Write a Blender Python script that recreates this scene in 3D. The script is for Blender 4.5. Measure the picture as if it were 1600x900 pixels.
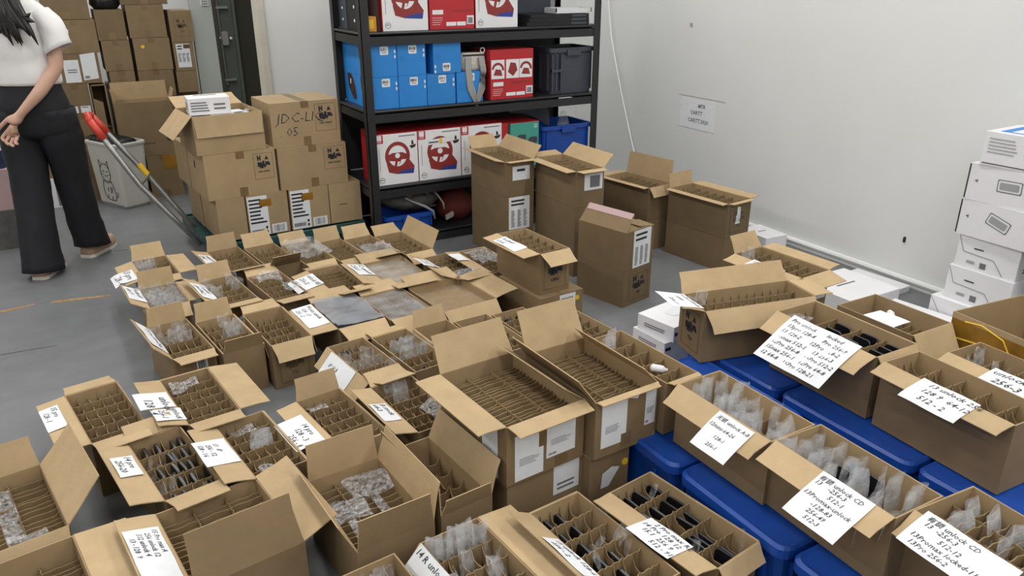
import bpy, bmesh, math, random
from mathutils import Vector, Matrix, noise
random.seed(7)
for o in list(bpy.data.objects): bpy.data.objects.remove(o)
C = bpy.context.scene.collection
R = math.radians
# ------------------------------------------------------------------ camera, world, light, exposure
sc = bpy.context.scene
cd = bpy.data.cameras.new('camera'); cam = bpy.data.objects.new('camera', cd); C.objects.link(cam)
cam.location = (0, 0, 1.5); cam.rotation_euler = (R(90 - 22.05), 0, R(-30))
cd.sensor_width = 36; cd.lens = 36 * 1210 / 1600; cd.clip_start = 0.02
sc.camera = cam
w = bpy.data.worlds.new('world'); sc.world = w; w.use_nodes = True
w.node_tree.nodes['Background'].inputs[0].default_value = (0.75, 0.8, 0.85, 1)
w.node_tree.nodes['Background'].inputs[1].default_value = 0.15
sc.view_settings.view_transform = 'Standard'; sc.view_settings.look = 'None'
sc.view_settings.gamma = 1; sc.view_settings.use_curve_mapping = False
sc.view_settings.exposure = -0.1
LAMP_W = 21

# ------------------------------------------------------------------ materials
M = {}
def mat(name, col, rough=.6, metal=0, var=0, scale=20, bump=0, bscale=200, rnd=0, spec=.5, stretch=None, emit=0):
    m = bpy.data.materials.new(name); m.use_nodes = True; nt = m.node_tree; p = nt.nodes['Principled BSDF']
    p.inputs['Roughness'].default_value = rough; p.inputs['Metallic'].default_value = metal
    p.inputs['Specular IOR Level'].default_value = spec
    c4 = (*col, 1)
    tc = nt.nodes.new('ShaderNodeTexCoord'); vec = tc.outputs['Object']
    if stretch:
        mp = nt.nodes.new('ShaderNodeMapping'); mp.inputs['Scale'].default_value = stretch
        nt.links.new(vec, mp.inputs[0]); vec = mp.outputs[0]
    n = nt.nodes.new('ShaderNodeTexNoise'); n.inputs['Scale'].default_value = scale; n.inputs['Detail'].default_value = 5
    nt.links.new(vec, n.inputs['Vector'])
    r = nt.nodes.new('ShaderNodeValToRGB')
    r.color_ramp.elements[0].position = .3; r.color_ramp.elements[1].position = .7
    r.color_ramp.elements[0].color = (*[x * (1 - var) for x in col], 1); r.color_ramp.elements[1].color = (*[min(1, x * (1 + var)) for x in col], 1)
    nt.links.new(n.outputs['Fac'], r.inputs[0]); out = r.outputs[0]
    if rnd:
        oi = nt.nodes.new('ShaderNodeObjectInfo'); mr = nt.nodes.new('ShaderNodeMapRange')
        mr.inputs['To Min'].default_value = 1 - rnd; mr.inputs['To Max'].default_value = 1 + rnd
        nt.links.new(oi.outputs['Random'], mr.inputs['Value'])
        vm = nt.nodes.new('ShaderNodeVectorMath'); vm.operation = 'SCALE'
        nt.links.new(out, vm.inputs[0]); nt.links.new(mr.outputs[0], vm.inputs['Scale']); out = vm.outputs[0]
    nt.links.new(out, p.inputs['Base Color'])
    if bump:
        n2 = nt.nodes.new('ShaderNodeTexNoise'); n2.inputs['Scale'].default_value = bscale; n2.inputs['Detail'].default_value = 3
        nt.links.new(vec, n2.inputs['Vector'])
        b = nt.nodes.new('ShaderNodeBump'); b.inputs['Strength'].default_value = bump; b.inputs['Distance'].default_value = .01
        nt.links.new(n2.outputs['Fac'], b.inputs['Height']); nt.links.new(b.outputs[0], p.inputs['Normal'])
    if emit:
        p.inputs['Emission Color'].default_value = c4; p.inputs['Emission Strength'].default_value = emit
    M[name] = m; return m
def film(name, col, fac, rough=.15, scale=60, spread=.25):
    m = bpy.data.materials.new(name); m.use_nodes = True; nt = m.node_tree; p = nt.nodes['Principled BSDF']
    p.inputs['Base Color'].default_value = (*col, 1); p.inputs['Roughness'].default_value = rough
    t = nt.nodes.new('ShaderNodeBsdfTransparent'); mx = nt.nodes.new('ShaderNodeMixShader')
    tc = nt.nodes.new('ShaderNodeTexCoord'); n = nt.nodes.new('ShaderNodeTexNoise'); n.inputs['Scale'].default_value = scale
    n.inputs['Detail'].default_value = 4; nt.links.new(tc.outputs['Object'], n.inputs['Vector'])
    mr = nt.nodes.new('ShaderNodeMapRange'); mr.inputs['From Min'].default_value = .3; mr.inputs['From Max'].default_value = .7
    mr.inputs['To Min'].default_value = max(0, fac - spread); mr.inputs['To Max'].default_value = min(1, fac + spread)
    nt.links.new(n.outputs['Fac'], mr.inputs['Value']); nt.links.new(mr.outputs[0], mx.inputs[0])
    nt.links.new(t.outputs[0], mx.inputs[1]); nt.links.new(p.outputs[0], mx.inputs[2])
    b = nt.nodes.new('ShaderNodeBump'); b.inputs['Strength'].default_value = .5; b.inputs['Distance'].default_value = .01
    nt.links.new(n.outputs['Fac'], b.inputs['Height']); nt.links.new(b.outputs[0], p.inputs['Normal'])
    nt.links.new(mx.outputs[0], nt.nodes['Material Output'].inputs[0]); M[name] = m
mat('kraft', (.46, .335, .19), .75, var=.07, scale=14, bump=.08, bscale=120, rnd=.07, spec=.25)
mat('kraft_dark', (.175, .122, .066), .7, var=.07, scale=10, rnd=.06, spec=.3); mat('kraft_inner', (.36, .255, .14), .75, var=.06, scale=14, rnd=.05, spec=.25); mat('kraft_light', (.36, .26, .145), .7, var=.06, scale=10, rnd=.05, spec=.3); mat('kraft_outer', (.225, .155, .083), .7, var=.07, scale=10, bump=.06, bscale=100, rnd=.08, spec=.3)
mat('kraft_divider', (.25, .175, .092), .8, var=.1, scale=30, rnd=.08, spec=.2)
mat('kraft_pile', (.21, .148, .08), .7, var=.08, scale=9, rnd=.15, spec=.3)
mat('tape', (.19, .125, .055), .3, var=.1, scale=25, rnd=.1)
mat('amber_tape', (.30, .15, .02), .22, var=.2, scale=14, bump=.15, bscale=40)
mat('paper', (.74, .76, .78), .7, var=.03, scale=40, spec=.3)
mat('label_white', (.72, .74, .76), .6, var=.03, scale=40)
mat('ink', (.015, .015, .02), .6); mat('ink_grey', (.16, .16, .17), .6); mat('ink_pen', (.04, .04, .05), .6)
mat('print_brown', (.10, .06, .03), .7)
mat('phone_glass', (.008, .008, .010), .3, spec=.35); mat('phone_silver', (.10, .10, .11), .4, metal=.4)
mat('black_metal', (.017, .018, .02), .38, var=.1, scale=30, spec=.5)
mat('black_panel', (.010, .010, .011), .7)
mat('wall_white', (.70, .71, .70), .75, var=.015, scale=3, bump=.03, bscale=60)
mat('trim_white', (.76, .77, .76), .5, var=.03, scale=12)
mat('trim_beige', (.55, .52, .44), .6, var=.06, scale=8)
mat('wall_grey', (.62, .62, .61), .8, var=.02, scale=3); mat('ceiling', (.75, .75, .74), .8)
mat('blue_print', (.02, .22, .62), .45, var=.05, scale=8, rnd=.05)
mat('blue_plastic', (.008, .06, .33), .38, var=.08, scale=12, rnd=.04)
mat('grey_plastic', (.05, .058, .075), .5, var=.06, scale=10)
mat('red_print', (.46, .018, .025), .45, var=.06, scale=10)
mat('white_print', (.78, .78, .80), .45, var=.02, scale=10)
mat('teal_print', (.06, .34, .27), .5); mat('navy_print', (.03, .05, .28), .45)
mat('wheel_red', (.26, .03, .025), .5, var=.1, scale=30); mat('dark_print', (.04, .02, .02), .5)
mat('orange', (.62, .26, .03), .6); mat('yellow', (.8, .5, .03), .5)
mat('skin', (.56, .34, .25), .55, var=.04, scale=25); mat('hair', (.012, .009, .008), .35, var=.3, scale=60, stretch=(1, 1, .1))
mat('tshirt', (.72, .71, .70), .85, var=.02, scale=20, bump=.15, bscale=15)
mat('trousers', (.006, .007, .010), .8, var=.15, scale=15, bump=.15, bscale=20)
mat('shoe', (.45, .30, .20), .6); mat('sole', (.7, .66, .6), .7)
mat('bin_plastic', (.50, .49, .44), .45, var=.03, scale=6); mat('black_bag', (.012, .012, .013), .25, bump=.4, bscale=40)
mat('steel', (.33, .33, .32), .35, metal=.8, var=.1, scale=20); mat('cart_green', (.02, .075, .08), .45, var=.1, scale=20)
mat('red_rubber', (.55, .05, .03), .45)
mat('door_light', (.42, .45, .42), .45, var=.05, scale=3); mat('door_dark', (.075, .085, .07), .5, var=.1, scale=5); mat('door_olive', (.03, .03, .018), .6, var=.1, scale=5)
mat('cloth_grey', (.10, .095, .09), .85, var=.2, scale=25, bump=.3, bscale=60); mat('strap_grey', (.33, .33, .32), .7)
mat('straw', (.62, .58, .50), .8, var=.15, scale=80, bump=.4, bscale=150); mat('red_cloth', (.10, .012, .008), .8, var=.2, scale=20)
mat('pink_box', (.48, .33, .33), .6); mat('navy_cloth', (.02, .03, .09), .7); mat('cord_white', (.8, .8, .78), .5)
mat('clear_grey', (.35, .36, .37), .3); mat('lamp_glow', (1, .98, .95), .5, emit=6); mat('cell_foil', (.55, .56, .58), .3, metal=.3)
film('sleeve', (.84, .86, .88), .14, .08, 45, .15); film('frosted', (.80, .83, .87), .25, .12, 30, .16)
film('wrap', (.75, .77, .80), .22, .06, 12, .16); film('bubble', (.75, .78, .82), .22, .05, 90, .22)
film('grey_film', (.30, .31, .33), .8, .12, 8, .12); film('thin_film', (.7, .7, .7), .06, .1, 8, .05)
# floor: worn painted concrete
def floor_mat():
    m = mat('floor_paint', (.168, .176, .182), .42, var=.10, scale=2.2, bump=.06, bscale=25, spec=.4)
    nt = m.node_tree; p = nt.nodes['Principled BSDF']; src = p.inputs['Base Color'].links[0].from_socket
    tc = [n for n in nt.nodes if n.type == 'TEX_COORD'][0]
    mp = nt.nodes.new('ShaderNodeMapping'); mp.inputs['Scale'].default_value = (2, 4, 2); nt.links.new(tc.outputs['Object'], mp.inputs[0])
    n = nt.nodes.new('ShaderNodeTexNoise'); n.inputs['Scale'].default_value = 3; n.inputs['Detail'].default_value = 8; nt.links.new(mp.outputs[0], n.inputs['Vector'])
    r = nt.nodes.new('ShaderNodeValToRGB'); r.color_ramp.elements[0].position = .35; r.color_ramp.elements[1].position = .72
    r.color_ramp.elements[0].color = (.92, .92, .92, 1); r.color_ramp.elements[1].color = (1.06, 1.06, 1.06, 1); nt.links.new(n.outputs['Fac'], r.inputs[0])
    mx = nt.nodes.new('ShaderNodeVectorMath'); mx.operation = 'MULTIPLY'; nt.links.new(src, mx.inputs[0]); nt.links.new(r.outputs[0], mx.inputs[1])
    nt.links.new(mx.outputs[0], p.inputs['Base Color'])
floor_mat()

# ------------------------------------------------------------------ helpers
def link(name, data, parent=None):
    o = bpy.data.objects.new(name, data); C.objects.link(o)
    if parent is not None: o.parent = parent
    return o
def meshdata(name, v, f, m, smooth=False):
    me = bpy.data.meshes.new(name); me.from_pydata([tuple(x) for x in v], [], f); me.update()
    me.materials.append(M[m] if isinstance(m, str) else m)
    if smooth: me.polygons.foreach_set('use_smooth', [True] * len(me.polygons))
    return me
def obj(name, v, f, m, parent=None, smooth=False): return link(name, meshdata(name, v, f, m, smooth), parent)
def tag(o, label, cat, group=None):
    o['label'] = label; o['category'] = cat
    if group: o['group'] = group
    return o
def struct(o): o['kind'] = 'structure'; return o
def thing(name, label, cat, loc=(0, 0, 0), rz=0, group=None):
    o = link(name, None); o.location = loc; o.rotation_euler = (0, 0, R(rz)); o.empty_display_size = .05
    return tag(o, label, cat, group)
class G:
    def __init__(s): s.v = []; s.f = []
    def add(s, v, f):
        n = len(s.v); s.v += [Vector(x) for x in v]; s.f += [tuple(i + n for i in q) for q in f]; return s
    def box(s, a, b):
        (x0, y0, z0), (x1, y1, z1) = a, b
        return s.add([(x0, y0, z0), (x1, y0, z0), (x1, y1, z0), (x0, y1, z0), (x0, y0, z1), (x1, y0, z1), (x1, y1, z1), (x0, y1, z1)],
                     [(0, 3, 2, 1), (4, 5, 6, 7), (0, 1, 5, 4), (1, 2, 6, 5), (2, 3, 7, 6), (3, 0, 4, 7)])
    def tube(s, pts, r, n=8, cap=True):
        pts = [Vector(p) for p in pts]; rr = r if isinstance(r, (list, tuple)) else [r] * len(pts); rings = []; up = Vector((0.02, .01, 1))
        for i, p in enumerate(pts):
            d = (pts[min(i + 1, len(pts) - 1)] - pts[max(i - 1, 0)]).normalized()
            a = d.cross(up if abs(d.z) < .98 else Vector((1, 0, 0))).normalized(); b = a.cross(d).normalized()
            rings.append([p + (a * math.cos(2 * math.pi * k / n) + b * math.sin(2 * math.pi * k / n)) * rr[i] for k in range(n)])
        return s.loft(rings, cap)
    def loft(s, rings, cap=True):
        n = len(rings[0]); v = [x for r in rings for x in r]; f = []
        for i in range(len(rings) - 1):
            for k in range(n):
                f.append((i * n + k, i * n + (k + 1) % n, (i + 1) * n + (k + 1) % n, (i + 1) * n + k))
        if cap: f += [tuple(reversed(range(n))), tuple(range((len(rings) - 1) * n, len(rings) * n))]
        return s.add(v, f)
    def prism(s, poly, z0, z1, fr=None):
        n = len(poly); v = [(x, y, z0) for x, y in poly] + [(x, y, z1) for x, y in poly]
        if fr: v = [fr(*q) for q in v]
        return s.add(v, [tuple(reversed(range(n))), tuple(range(n, 2 * n))] + [(i, (i + 1) % n, (i + 1) % n + n, i + n) for i in range(n)])
    def out(s, name, m, parent=None, smooth=False): return obj(name, s.v, s.f, m, parent, smooth)
def bx(name, a, b, m, parent=None): return G().box(a, b).out(name, m, parent)
def rrect(w, h, r, n=4):
    p = []
    for cx, cy, a0 in ((w / 2 - r, h / 2 - r, 0), (-w / 2 + r, h / 2 - r, 90), (-w / 2 + r, -h / 2 + r, 180), (w / 2 - r, -h / 2 + r, 270)):
        for k in range(n + 1):
            a = R(a0 + 90 * k / n); p.append((cx + r * math.cos(a), cy + r * math.sin(a)))
    return p
_tc = {}
def textmesh(body, shear=0.0, bold=0.0):
    k = (body, shear, bold)
    if k in _tc: return _tc[k]
    cu = bpy.data.curves.new('t', 'FONT'); cu.body = body; cu.size = 1; cu.shear = shear; cu.resolution_u = 1; cu.offset = bold
    cu.space_line = 1.05
    o = bpy.data.objects.new('t', cu); me = bpy.data.meshes.new_from_object(o)
    v = [q.co.copy() for q in me.vertices]; f = [tuple(p.vertices) for p in me.polygons]
    bpy.data.objects.remove(o); bpy.data.curves.remove(cu); bpy.data.meshes.remove(me)
    if v:
        x0 = min(q.x for q in v); x1 = max(q.x for q in v); y0 = min(q.y for q in v); y1 = max(q.y for q in v)
        v = [(q.x - x0, y1 - q.y) for q in v]; dim = (x1 - x0, y1 - y0)   # x right, y down
    else: dim = (1, 1)
    _tc[k] = (v, f, dim); return _tc[k]
ORD = ['first', 'second', 'third', 'fourth', 'fifth', 'sixth', 'seventh', 'eighth', 'ninth', 'tenth', 'eleventh', 'twelfth', 'thirteenth', 'fourteenth', 'fifteenth', 'sixteenth']

# ------------------------------------------------------------------ cartons
UP = Vector((0, 0, 1))
CA = {}
def side_frame(c, s):
    W, L, H = c['W'], c['L'], c['H']
    return {'L': (Vector((-W / 2, 0, H)), Vector((0, -1, 0)), Vector((-1, 0, 0)), L), 'R': (Vector((W / 2, 0, H)), Vector((0, 1, 0)), Vector((1, 0, 0)), L),
            'F': (Vector((0, -L / 2, H)), Vector((1, 0, 0)), Vector((0, -1, 0)), W), 'B': (Vector((0, L / 2, H)), Vector((-1, 0, 0)), Vector((0, 1, 0)), W)}[s]
ZB = {'T': (.191, .381), 'G1': (.191, .381), 'G2': (.191, .381), 'g3': (.206, .381), 'k1': (.206, .401), 'k2': (.206, .401), 'k3': (.206, .401), 'm1': (.206, .406), 'm2': (.191, .381), 'm3': (.206, .421), 'm4': (.206, .391), 'm5': (.206, .421), 'm6': (.206, .421)}
OBST = []
def flap_hits(c, h, u, out, ln, ang, fl):
    a = R(ang + 6); d = UP * math.cos(a) + out * math.sin(a)
    for v in (.35, .7, 1):
        for e in (-.48, -.25, 0, .25, .48):
            p = c['M'] @ (h + d * fl * v + u * ln * e)
            for k, inv_, W, L, z0, z1 in OBST:
                if k == c['key']: continue
                q = inv_ @ p
                if abs(q.x) < W / 2 + .003 and abs(q.y) < L / 2 + .003 and z0 - .02 < q.z < z1 + .004: return True
            if p.z < .004: return True
    return False
def add_flap(c, s, ang, fl):
    h, u, out, ln = side_frame(c, s); g = G(); t = .003
    if ang > 50:
        a0 = ang
        while ang > 50 and flap_hits(c, h, u, out, ln, ang, fl): ang -= 5
        if a0 > 133 and ang < a0 - 20: return None      # a flap folded down between two cartons cannot be seen
    a = R(ang); bend = random.uniform(-.25, .35) if ang > 50 else random.uniform(-.15, .2); rings = []; ta = random.uniform(.003, .010); tb = random.uniform(.003, .010)
    pos = h.copy(); prev = 0; n = 3
    for i in range(n + 1):
        v = fl * i / n; aa = a + bend * (i / n) * .5
        d = UP * math.cos(aa) + out * math.sin(aa); nn = UP * math.sin(aa) - out * math.cos(aa)
        if i: pos = pos + d * (v - prev)
        prev = v
        k = i / n; e0 = -ln / 2 + .002 + ta * min(1, k * 1.5); e1 = ln / 2 - .002 - tb * min(1, k * 1.5)
        rings.append([pos + u * e0, pos + u * e1, pos + u * e1 + nn * t, pos + u * e0 + nn * t])
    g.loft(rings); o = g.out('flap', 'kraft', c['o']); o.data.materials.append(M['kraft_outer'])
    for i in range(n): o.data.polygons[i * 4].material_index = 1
    c['flap'][s] = (ang, fl, bend); return o
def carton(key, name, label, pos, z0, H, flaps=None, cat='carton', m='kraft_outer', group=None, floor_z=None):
    x, y, an, W, L = pos
    o = thing(name, label, cat, (x, y, z0), an, group)
    c = dict(o=o, W=W, L=L, H=H, flap={}, key=key, M=Matrix.Translation((x, y, z0)) @ Matrix.Rotation(R(an), 4, 'Z'))
    t = .004; g = G(); ou = [(-W / 2, -L / 2), (W / 2, -L / 2), (W / 2, L / 2), (-W / 2, L / 2)]; inn = [(a * (1 - 2 * t / W), b * (1 - 2 * t / L)) for a, b in ou]
    v = [(a, b, 0) for a, b in ou] + [(a, b, H) for a, b in ou] + [(a, b, H) for a, b in inn] + [(a, b, t) for a, b in inn]
    f = [(3, 2, 1, 0), (12, 13, 14, 15)]
    for i in range(4):
        j = (i + 1) % 4
        f += [(i, j, 4 + j, 4 + i), (4 + i, 4 + j, 8 + j, 8 + i), (8 + i, 8 + j, 12 + j, 12 + i)]
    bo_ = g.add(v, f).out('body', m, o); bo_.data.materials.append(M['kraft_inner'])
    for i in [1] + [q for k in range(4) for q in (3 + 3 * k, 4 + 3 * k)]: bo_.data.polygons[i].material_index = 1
    for s, q in (flaps or {}).items():
        a, fl = q if isinstance(q, tuple) else (q, min(W, L) / 2)
        add_flap(c, s, a, fl)
    CA[key] = c; return c
_strip = {}
def strip(c, axis, n_other, zt, zb, pos, scoop, t=.0028):
    """one cardboard divider strip; axis 'x' runs across, 'y' runs lengthwise; scoop = depth of the scallop in each cell"""
    ln = (c['W'] if axis == 'x' else c['L']) - .010; k = (axis, round(ln, 3), n_other, round(zt, 3), round(zb, 3), round(scoop, 3), random.randint(0, 1))
    if k not in _strip:
        top = []; seg = 8
        for i in range(n_other):
            for j in range(seg):
                f = j / seg; x = -ln / 2 + ln * (i + f) / n_other
                top.append((x, zt - scoop * (min(1, 1.25 * math.sin(math.pi * f) ** .8) if scoop > .015 else (0 if j == 0 else 1)) + random.uniform(-.001, .001)))
        top.append((ln / 2, zt)); n = len(top); v = []
        for sg in (-1, 1):
            wob = [math.sin(i * 1.1 + k[-1]) * .0016 for i in range(n)]
            for i, (x, z) in enumerate(top): v.append((x, sg * t / 2 + wob[i], z)); 
            for i, (x, z) in enumerate(top): v.append((x, sg * t / 2 + wob[i] * .4, zb))
        f = []
        for i in range(n - 1):
            f += [(i, i + 1, n + i + 1, n + i), (2 * n + i + 1, 2 * n + i, 3 * n + i, 3 * n + i + 1), (i + 1, i, 2 * n + i, 2 * n + i + 1)]
        f += [(0, n, 3 * n, 2 * n), (n - 1, 3 * n - 1, 4 * n - 1, 2 * n - 1)]
        if axis == 'y': v = [(-b, a, z) for a, b, z in v]
        _strip[k] = meshdata('divider', v, f, 'kraft_divider')
    o = link('divider', _strip[k], c['o']); o.location = (0, pos, 0) if axis == 'x' else (pos, 0, 0); return o
def grid(c, nx, ny, drop=.012, deep=.10, scoop=.012, cross=.004):
    c['nx'], c['ny'] = nx, ny; H, W, L = c['H'], c['W'] - .008, c['L'] - .008; zb = max(.006, H - deep)
    for i in range(1, nx): strip(c, 'y', ny, H - drop - .006, zb, -W / 2 + W * i / nx, scoop if scoop > .015 else .014)
    for j in range(1, ny): strip(c, 'x', nx, H - drop - .002, zb, -L / 2 + L * j / ny, cross)
    bx('tray', (-W / 2, -L / 2, zb - .003), (W / 2, L / 2, zb), 'kraft_divider', c['o'])
def rows(c, n, nlong=2, drop=.035, deep=.10):
    c['nx'], c['ny'] = nlong + 1, n; H, W, L = c['H'], c['W'] - .008, c['L'] - .008; zb = max(.006, H - deep)
    for j in range(1, n): strip(c, 'x', nlong + 1, H - drop - random.uniform(0, .008), zb, -L / 2 + L * j / n, .0 if j % 5 else .006, .003)
    for i in range(1, nlong + 1): strip(c, 'y', n, H - drop + .004, zb, -W / 2 + W * i / (nlong + 1), .003, .002)
    bx('tray', (-W / 2, -L / 2, zb - .003), (W / 2, L / 2, zb), 'kraft_divider', c['o'])
def cell(c, r, k):   # row from back, column from left -> local centre
    W, L = c['W'] - .008, c['L'] - .008
    return (-W / 2 + W * (k + .5) / c['nx'], L / 2 - L * (r + .5) / c['ny'])
def place(name, me, c, loc, rot=(0, 0, 0)):
    o = link(name, me); o.matrix_world = c['M'] @ Matrix.Translation(loc) @ Matrix.Rotation(R(rot[2]), 4, 'Z') @ Matrix.Rotation(R(rot[0]), 4, 'X') @ Matrix.Rotation(R(rot[1]), 4, 'Y'); return o
_ph = {}
def phone_me(w, h):
    k = (round(w, 3), round(h, 3))
    if k not in _ph:
        p = rrect(w, h, .011, 3)
        _ph[k] = (meshdata('screen', *(lambda g: (g.v, g.f))(G().prism(p, -.0042, .0042, lambda a, b, t: (t, a, b + h / 2))), 'phone_glass'),
                  meshdata('frame', *(lambda g: (g.v, g.f))(G().prism([(a * 1.012, b * 1.006) for a, b in p], -.0026, .0026, lambda a, b, t: (t, a, b + h / 2))), 'phone_silver'))
    return _ph[k]
def phones(c, short, cells, sink=.028):
    w = min(.062, (c['L'] - .01) / c['ny'] * .86); h = min(.12, c['H'] - .03)
    for r, k in cells:
        x, y = cell(c, r, k); s, fr = phone_me(w, h)
        zb = c['H'] - h - sink + random.uniform(-.006, .004)
        o = place('phone', s, c, (x + random.uniform(-.002, .002), y, zb), (0, random.uniform(-7, 7), random.uniform(-4, 4)))
        f = link('frame', fr, o)
        tag(o, f'dark phone, {ORD[k]} from left in {ORD[r]} row of {short}', 'phone', 'phones in the cartons')
_sl = {}
def sleeve_me(w, h, m, var):
    k = (round(w, 3), round(h, 3), m, var)
    if k not in _sl:
        rnd = random.Random(var * 31 + int(w * 1000)); nx, nz = 6, 7; g = G(); ph = [rnd.uniform(0, 6) for _ in range(6)]
        for s in (-1, 1):
            v = []
            for j in range(nz + 1):
                for i in range(nx + 1):
                    a = i / nx; b = j / nz; bulge = .0075 * math.sin(math.pi * a) * (.4 + .6 * math.sin(math.pi * min(1, b * .8 + .1)))
                    wx = (a - .5) * w * (1 - .12 * max(0, b - .8) * 5 * abs(a - .5) * 2)
                    v.append((wx + .002 * math.sin(b * 5 + ph[0]), s * bulge + .004 * math.sin(a * 5 + ph[1]) * b + .005 * math.sin(b * 4 + ph[2]) * b, b * h + .004 * math.sin(a * 6 + ph[3]) * b))
            f = [(j * (nx + 1) + i, j * (nx + 1) + i + 1, (j + 1) * (nx + 1) + i + 1, (j + 1) * (nx + 1) + i) for j in range(nz) for i in range(nx)]
            g.add(v, f if s > 0 else [tuple(reversed(q)) for q in f])
        _sl[k] = meshdata('plastic_sleeve', g.v, g.f, m, True)
    return _sl[k]
def sleeves(c, short, cells, w=.06, h=.11, up=.02, m='sleeve', rz=0, tilt=8, adj='clear'):
    for q in cells:
        r, k = q; x, y = cell(c, r, k)
        o = place('plastic_sleeve', sleeve_me(w, h, m, random.randint(0, 4)), c, (x + random.uniform(-.003, .003), y + random.uniform(-.006, .006), c['H'] + up - h + random.uniform(-.008, .008)),
                  (random.uniform(-tilt, tilt), random.uniform(-tilt, tilt), rz + random.uniform(-14, 14)))
        tag(o, f'{adj} sleeve, {ORD[k]} from left in {ORD[r]} row of {short}', 'plastic sleeve', 'plastic sleeves in the cartons')
def sheet(name, c, label, cat, x0, y0, x1, y1, z, m, amp=.006, seed=0, nx=14, ny=18, freq=30, thick=.0):
    v = []; 
    for j in range(ny + 1):
        for i in range(nx + 1):
            x = x0 + (x1 - x0) * i / nx; y = y0 + (y1 - y0) * j / ny
            v.append((x, y, z + amp * noise.noise(Vector((x * freq, y * freq, seed))) + amp * .5 * noise.noise(Vector((x * freq * 2.5, y * freq * 2.5, seed + 9)))))
    f = [(j * (nx + 1) + i, j * (nx + 1) + i + 1, (j + 1) * (nx + 1) + i + 1, (j + 1) * (nx + 1) + i) for j in range(ny) for i in range(nx)]
    o = place(name, meshdata(name, v, f, m, True), c, (0, 0, 0)); return tag(o, label, cat)
def bubble(c, label, x0, y0, x1, y1, z, seed=0, lift=.02):
    """bubble wrap: a crumpled film with one dome per bubble"""
    g = G(); st = .011; ny = max(2, int((y1 - y0) / st)); nx = max(2, int((x1 - x0) / st))
    def hz(x, y): return z + lift * (.5 + noise.noise(Vector((x * 14, y * 14, seed)))) 
    nn = 2
    v = []; NX, NY = nx * nn, ny * nn
    for j in range(NY + 1):
        for i in range(NX + 1):
            x = x0 + (x1 - x0) * i / NX; y = y0 + (y1 - y0) * j / NY; v.append((x, y, hz(x, y) + (.005 if (i % 2 and j % 2) else 0)))
    f = [(j * (NX + 1) + i, j * (NX + 1) + i + 1, (j + 1) * (NX + 1) + i + 1, (j + 1) * (NX + 1) + i) for j in range(NY) for i in range(NX)]
    o = place('bubble_wrap', meshdata('bubble_wrap', v, f, 'bubble', True), c, (0, 0, 0)); return tag(o, label, 'bubble wrap')
def note(c, s, u0, u1, v0, v1, label, text=None, curl=4.0, lift=.006, size=None, skew=0, tsc=1.0, cat='paper note', rot=False):
    """a sheet of paper lying on a flap: u along the hinge, v outwards; hangs over where it passes the flap's end"""
    h, u, out, ln = side_frame(c, s); ang, fl, bend = c['flap'].get(s, (90, .08, 0)); a0 = R(ang) + bend * .17
    def P(uu, vv, off=0):
        vv2 = vv; a = a0; d = UP * math.cos(a) + out * math.sin(a); nn = UP * math.sin(a) - out * math.cos(a)
        p = h.copy(); rest = min(vv, fl)
        if rest <= 0: a = R(ang); d = UP * math.cos(a) + out * math.sin(a); nn = UP * math.sin(a) - out * math.cos(a); p = h + d * rest
        else:
            for i in range(1, 4):      # the same three bends as the flap beneath
                a = R(ang) + bend * (i / 3) * .5; d = UP * math.cos(a) + out * math.sin(a); st = min(rest, fl / 3); p = p + d * st; rest -= st
                if rest <= 1e-6: break
            nn = UP * math.sin(a) - out * math.cos(a)
        ex = vv - fl
        if ex > 0:
            n = 4
            for i in range(n):
                a += curl * ex / n; d = UP * math.cos(a) + out * math.sin(a); p = p + d * (ex / n)
            nn = UP * math.sin(a) - out * math.cos(a)
        return p + u * (uu + skew * vv) + nn * (lift + off + .0015 * math.sin(uu * 40 + vv * 30))
    nx, ny = 6, 8; g = G(); t = .0006; v = []
    for off in (0, t):
        for j in range(ny + 1):
            for i in range(nx + 1): v.append(P(u0 + (u1 - u0) * i / nx, v0 + (v1 - v0) * j / ny, off))
    N = (nx + 1) * (ny + 1); f = []
    for j in range(ny):
        for i in range(nx):
            q = (j * (nx + 1) + i, j * (nx + 1) + i + 1, (j + 1) * (nx + 1) + i + 1, (j + 1) * (nx + 1) + i); f += [tuple(x + N for x in q), tuple(reversed(q))]
    bd = [i for i in range(nx + 1)] + [j * (nx + 1) + nx for j in range(1, ny + 1)] + [ny * (nx + 1) + i for i in range(nx - 1, -1, -1)] + [j * (nx + 1) for j in range(ny - 1, 0, -1)]
    f += [(bd[i], bd[(i + 1) % len(bd)], bd[(i + 1) % len(bd)] + N, bd[i] + N) for i in range(len(bd))]
    o = link('paper_note', meshdata('paper_note', v, f, 'paper')); o.matrix_world = c['M']; tag(o, label, cat, 'handwritten stock notes')
    if text:
        lines = text.split('\n'); wu, wv = abs(u1 - u0) * .90, (v1 - v0) * .90; lh = wv / len(lines); lw = max(textmesh(l, .25, .012)[2][0] for l in lines if l.strip())
        sz = min(lh * 1.0, wu / lw * 1.0) * tsc; g = G(); sg = 1 if u1 > u0 else -1
        for i, l in enumerate(lines):
            if not l.strip(): continue
            tv, tf, dim = textmesh(l, .25, .012); lead = (len(l) - len(l.lstrip())) * .45
            jx = random.uniform(0, .03) * wu
            g.add([P(u0 + sg * (wu * .05 + jx + (x + lead) * sz), v0 + (v1 - v0) * .05 + i * lh + lh * .12 + y * sz * .92, t + .0006) for x, y in tv], tf)
        g.out('handwriting', 'ink_pen', o)
    return o
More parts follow.
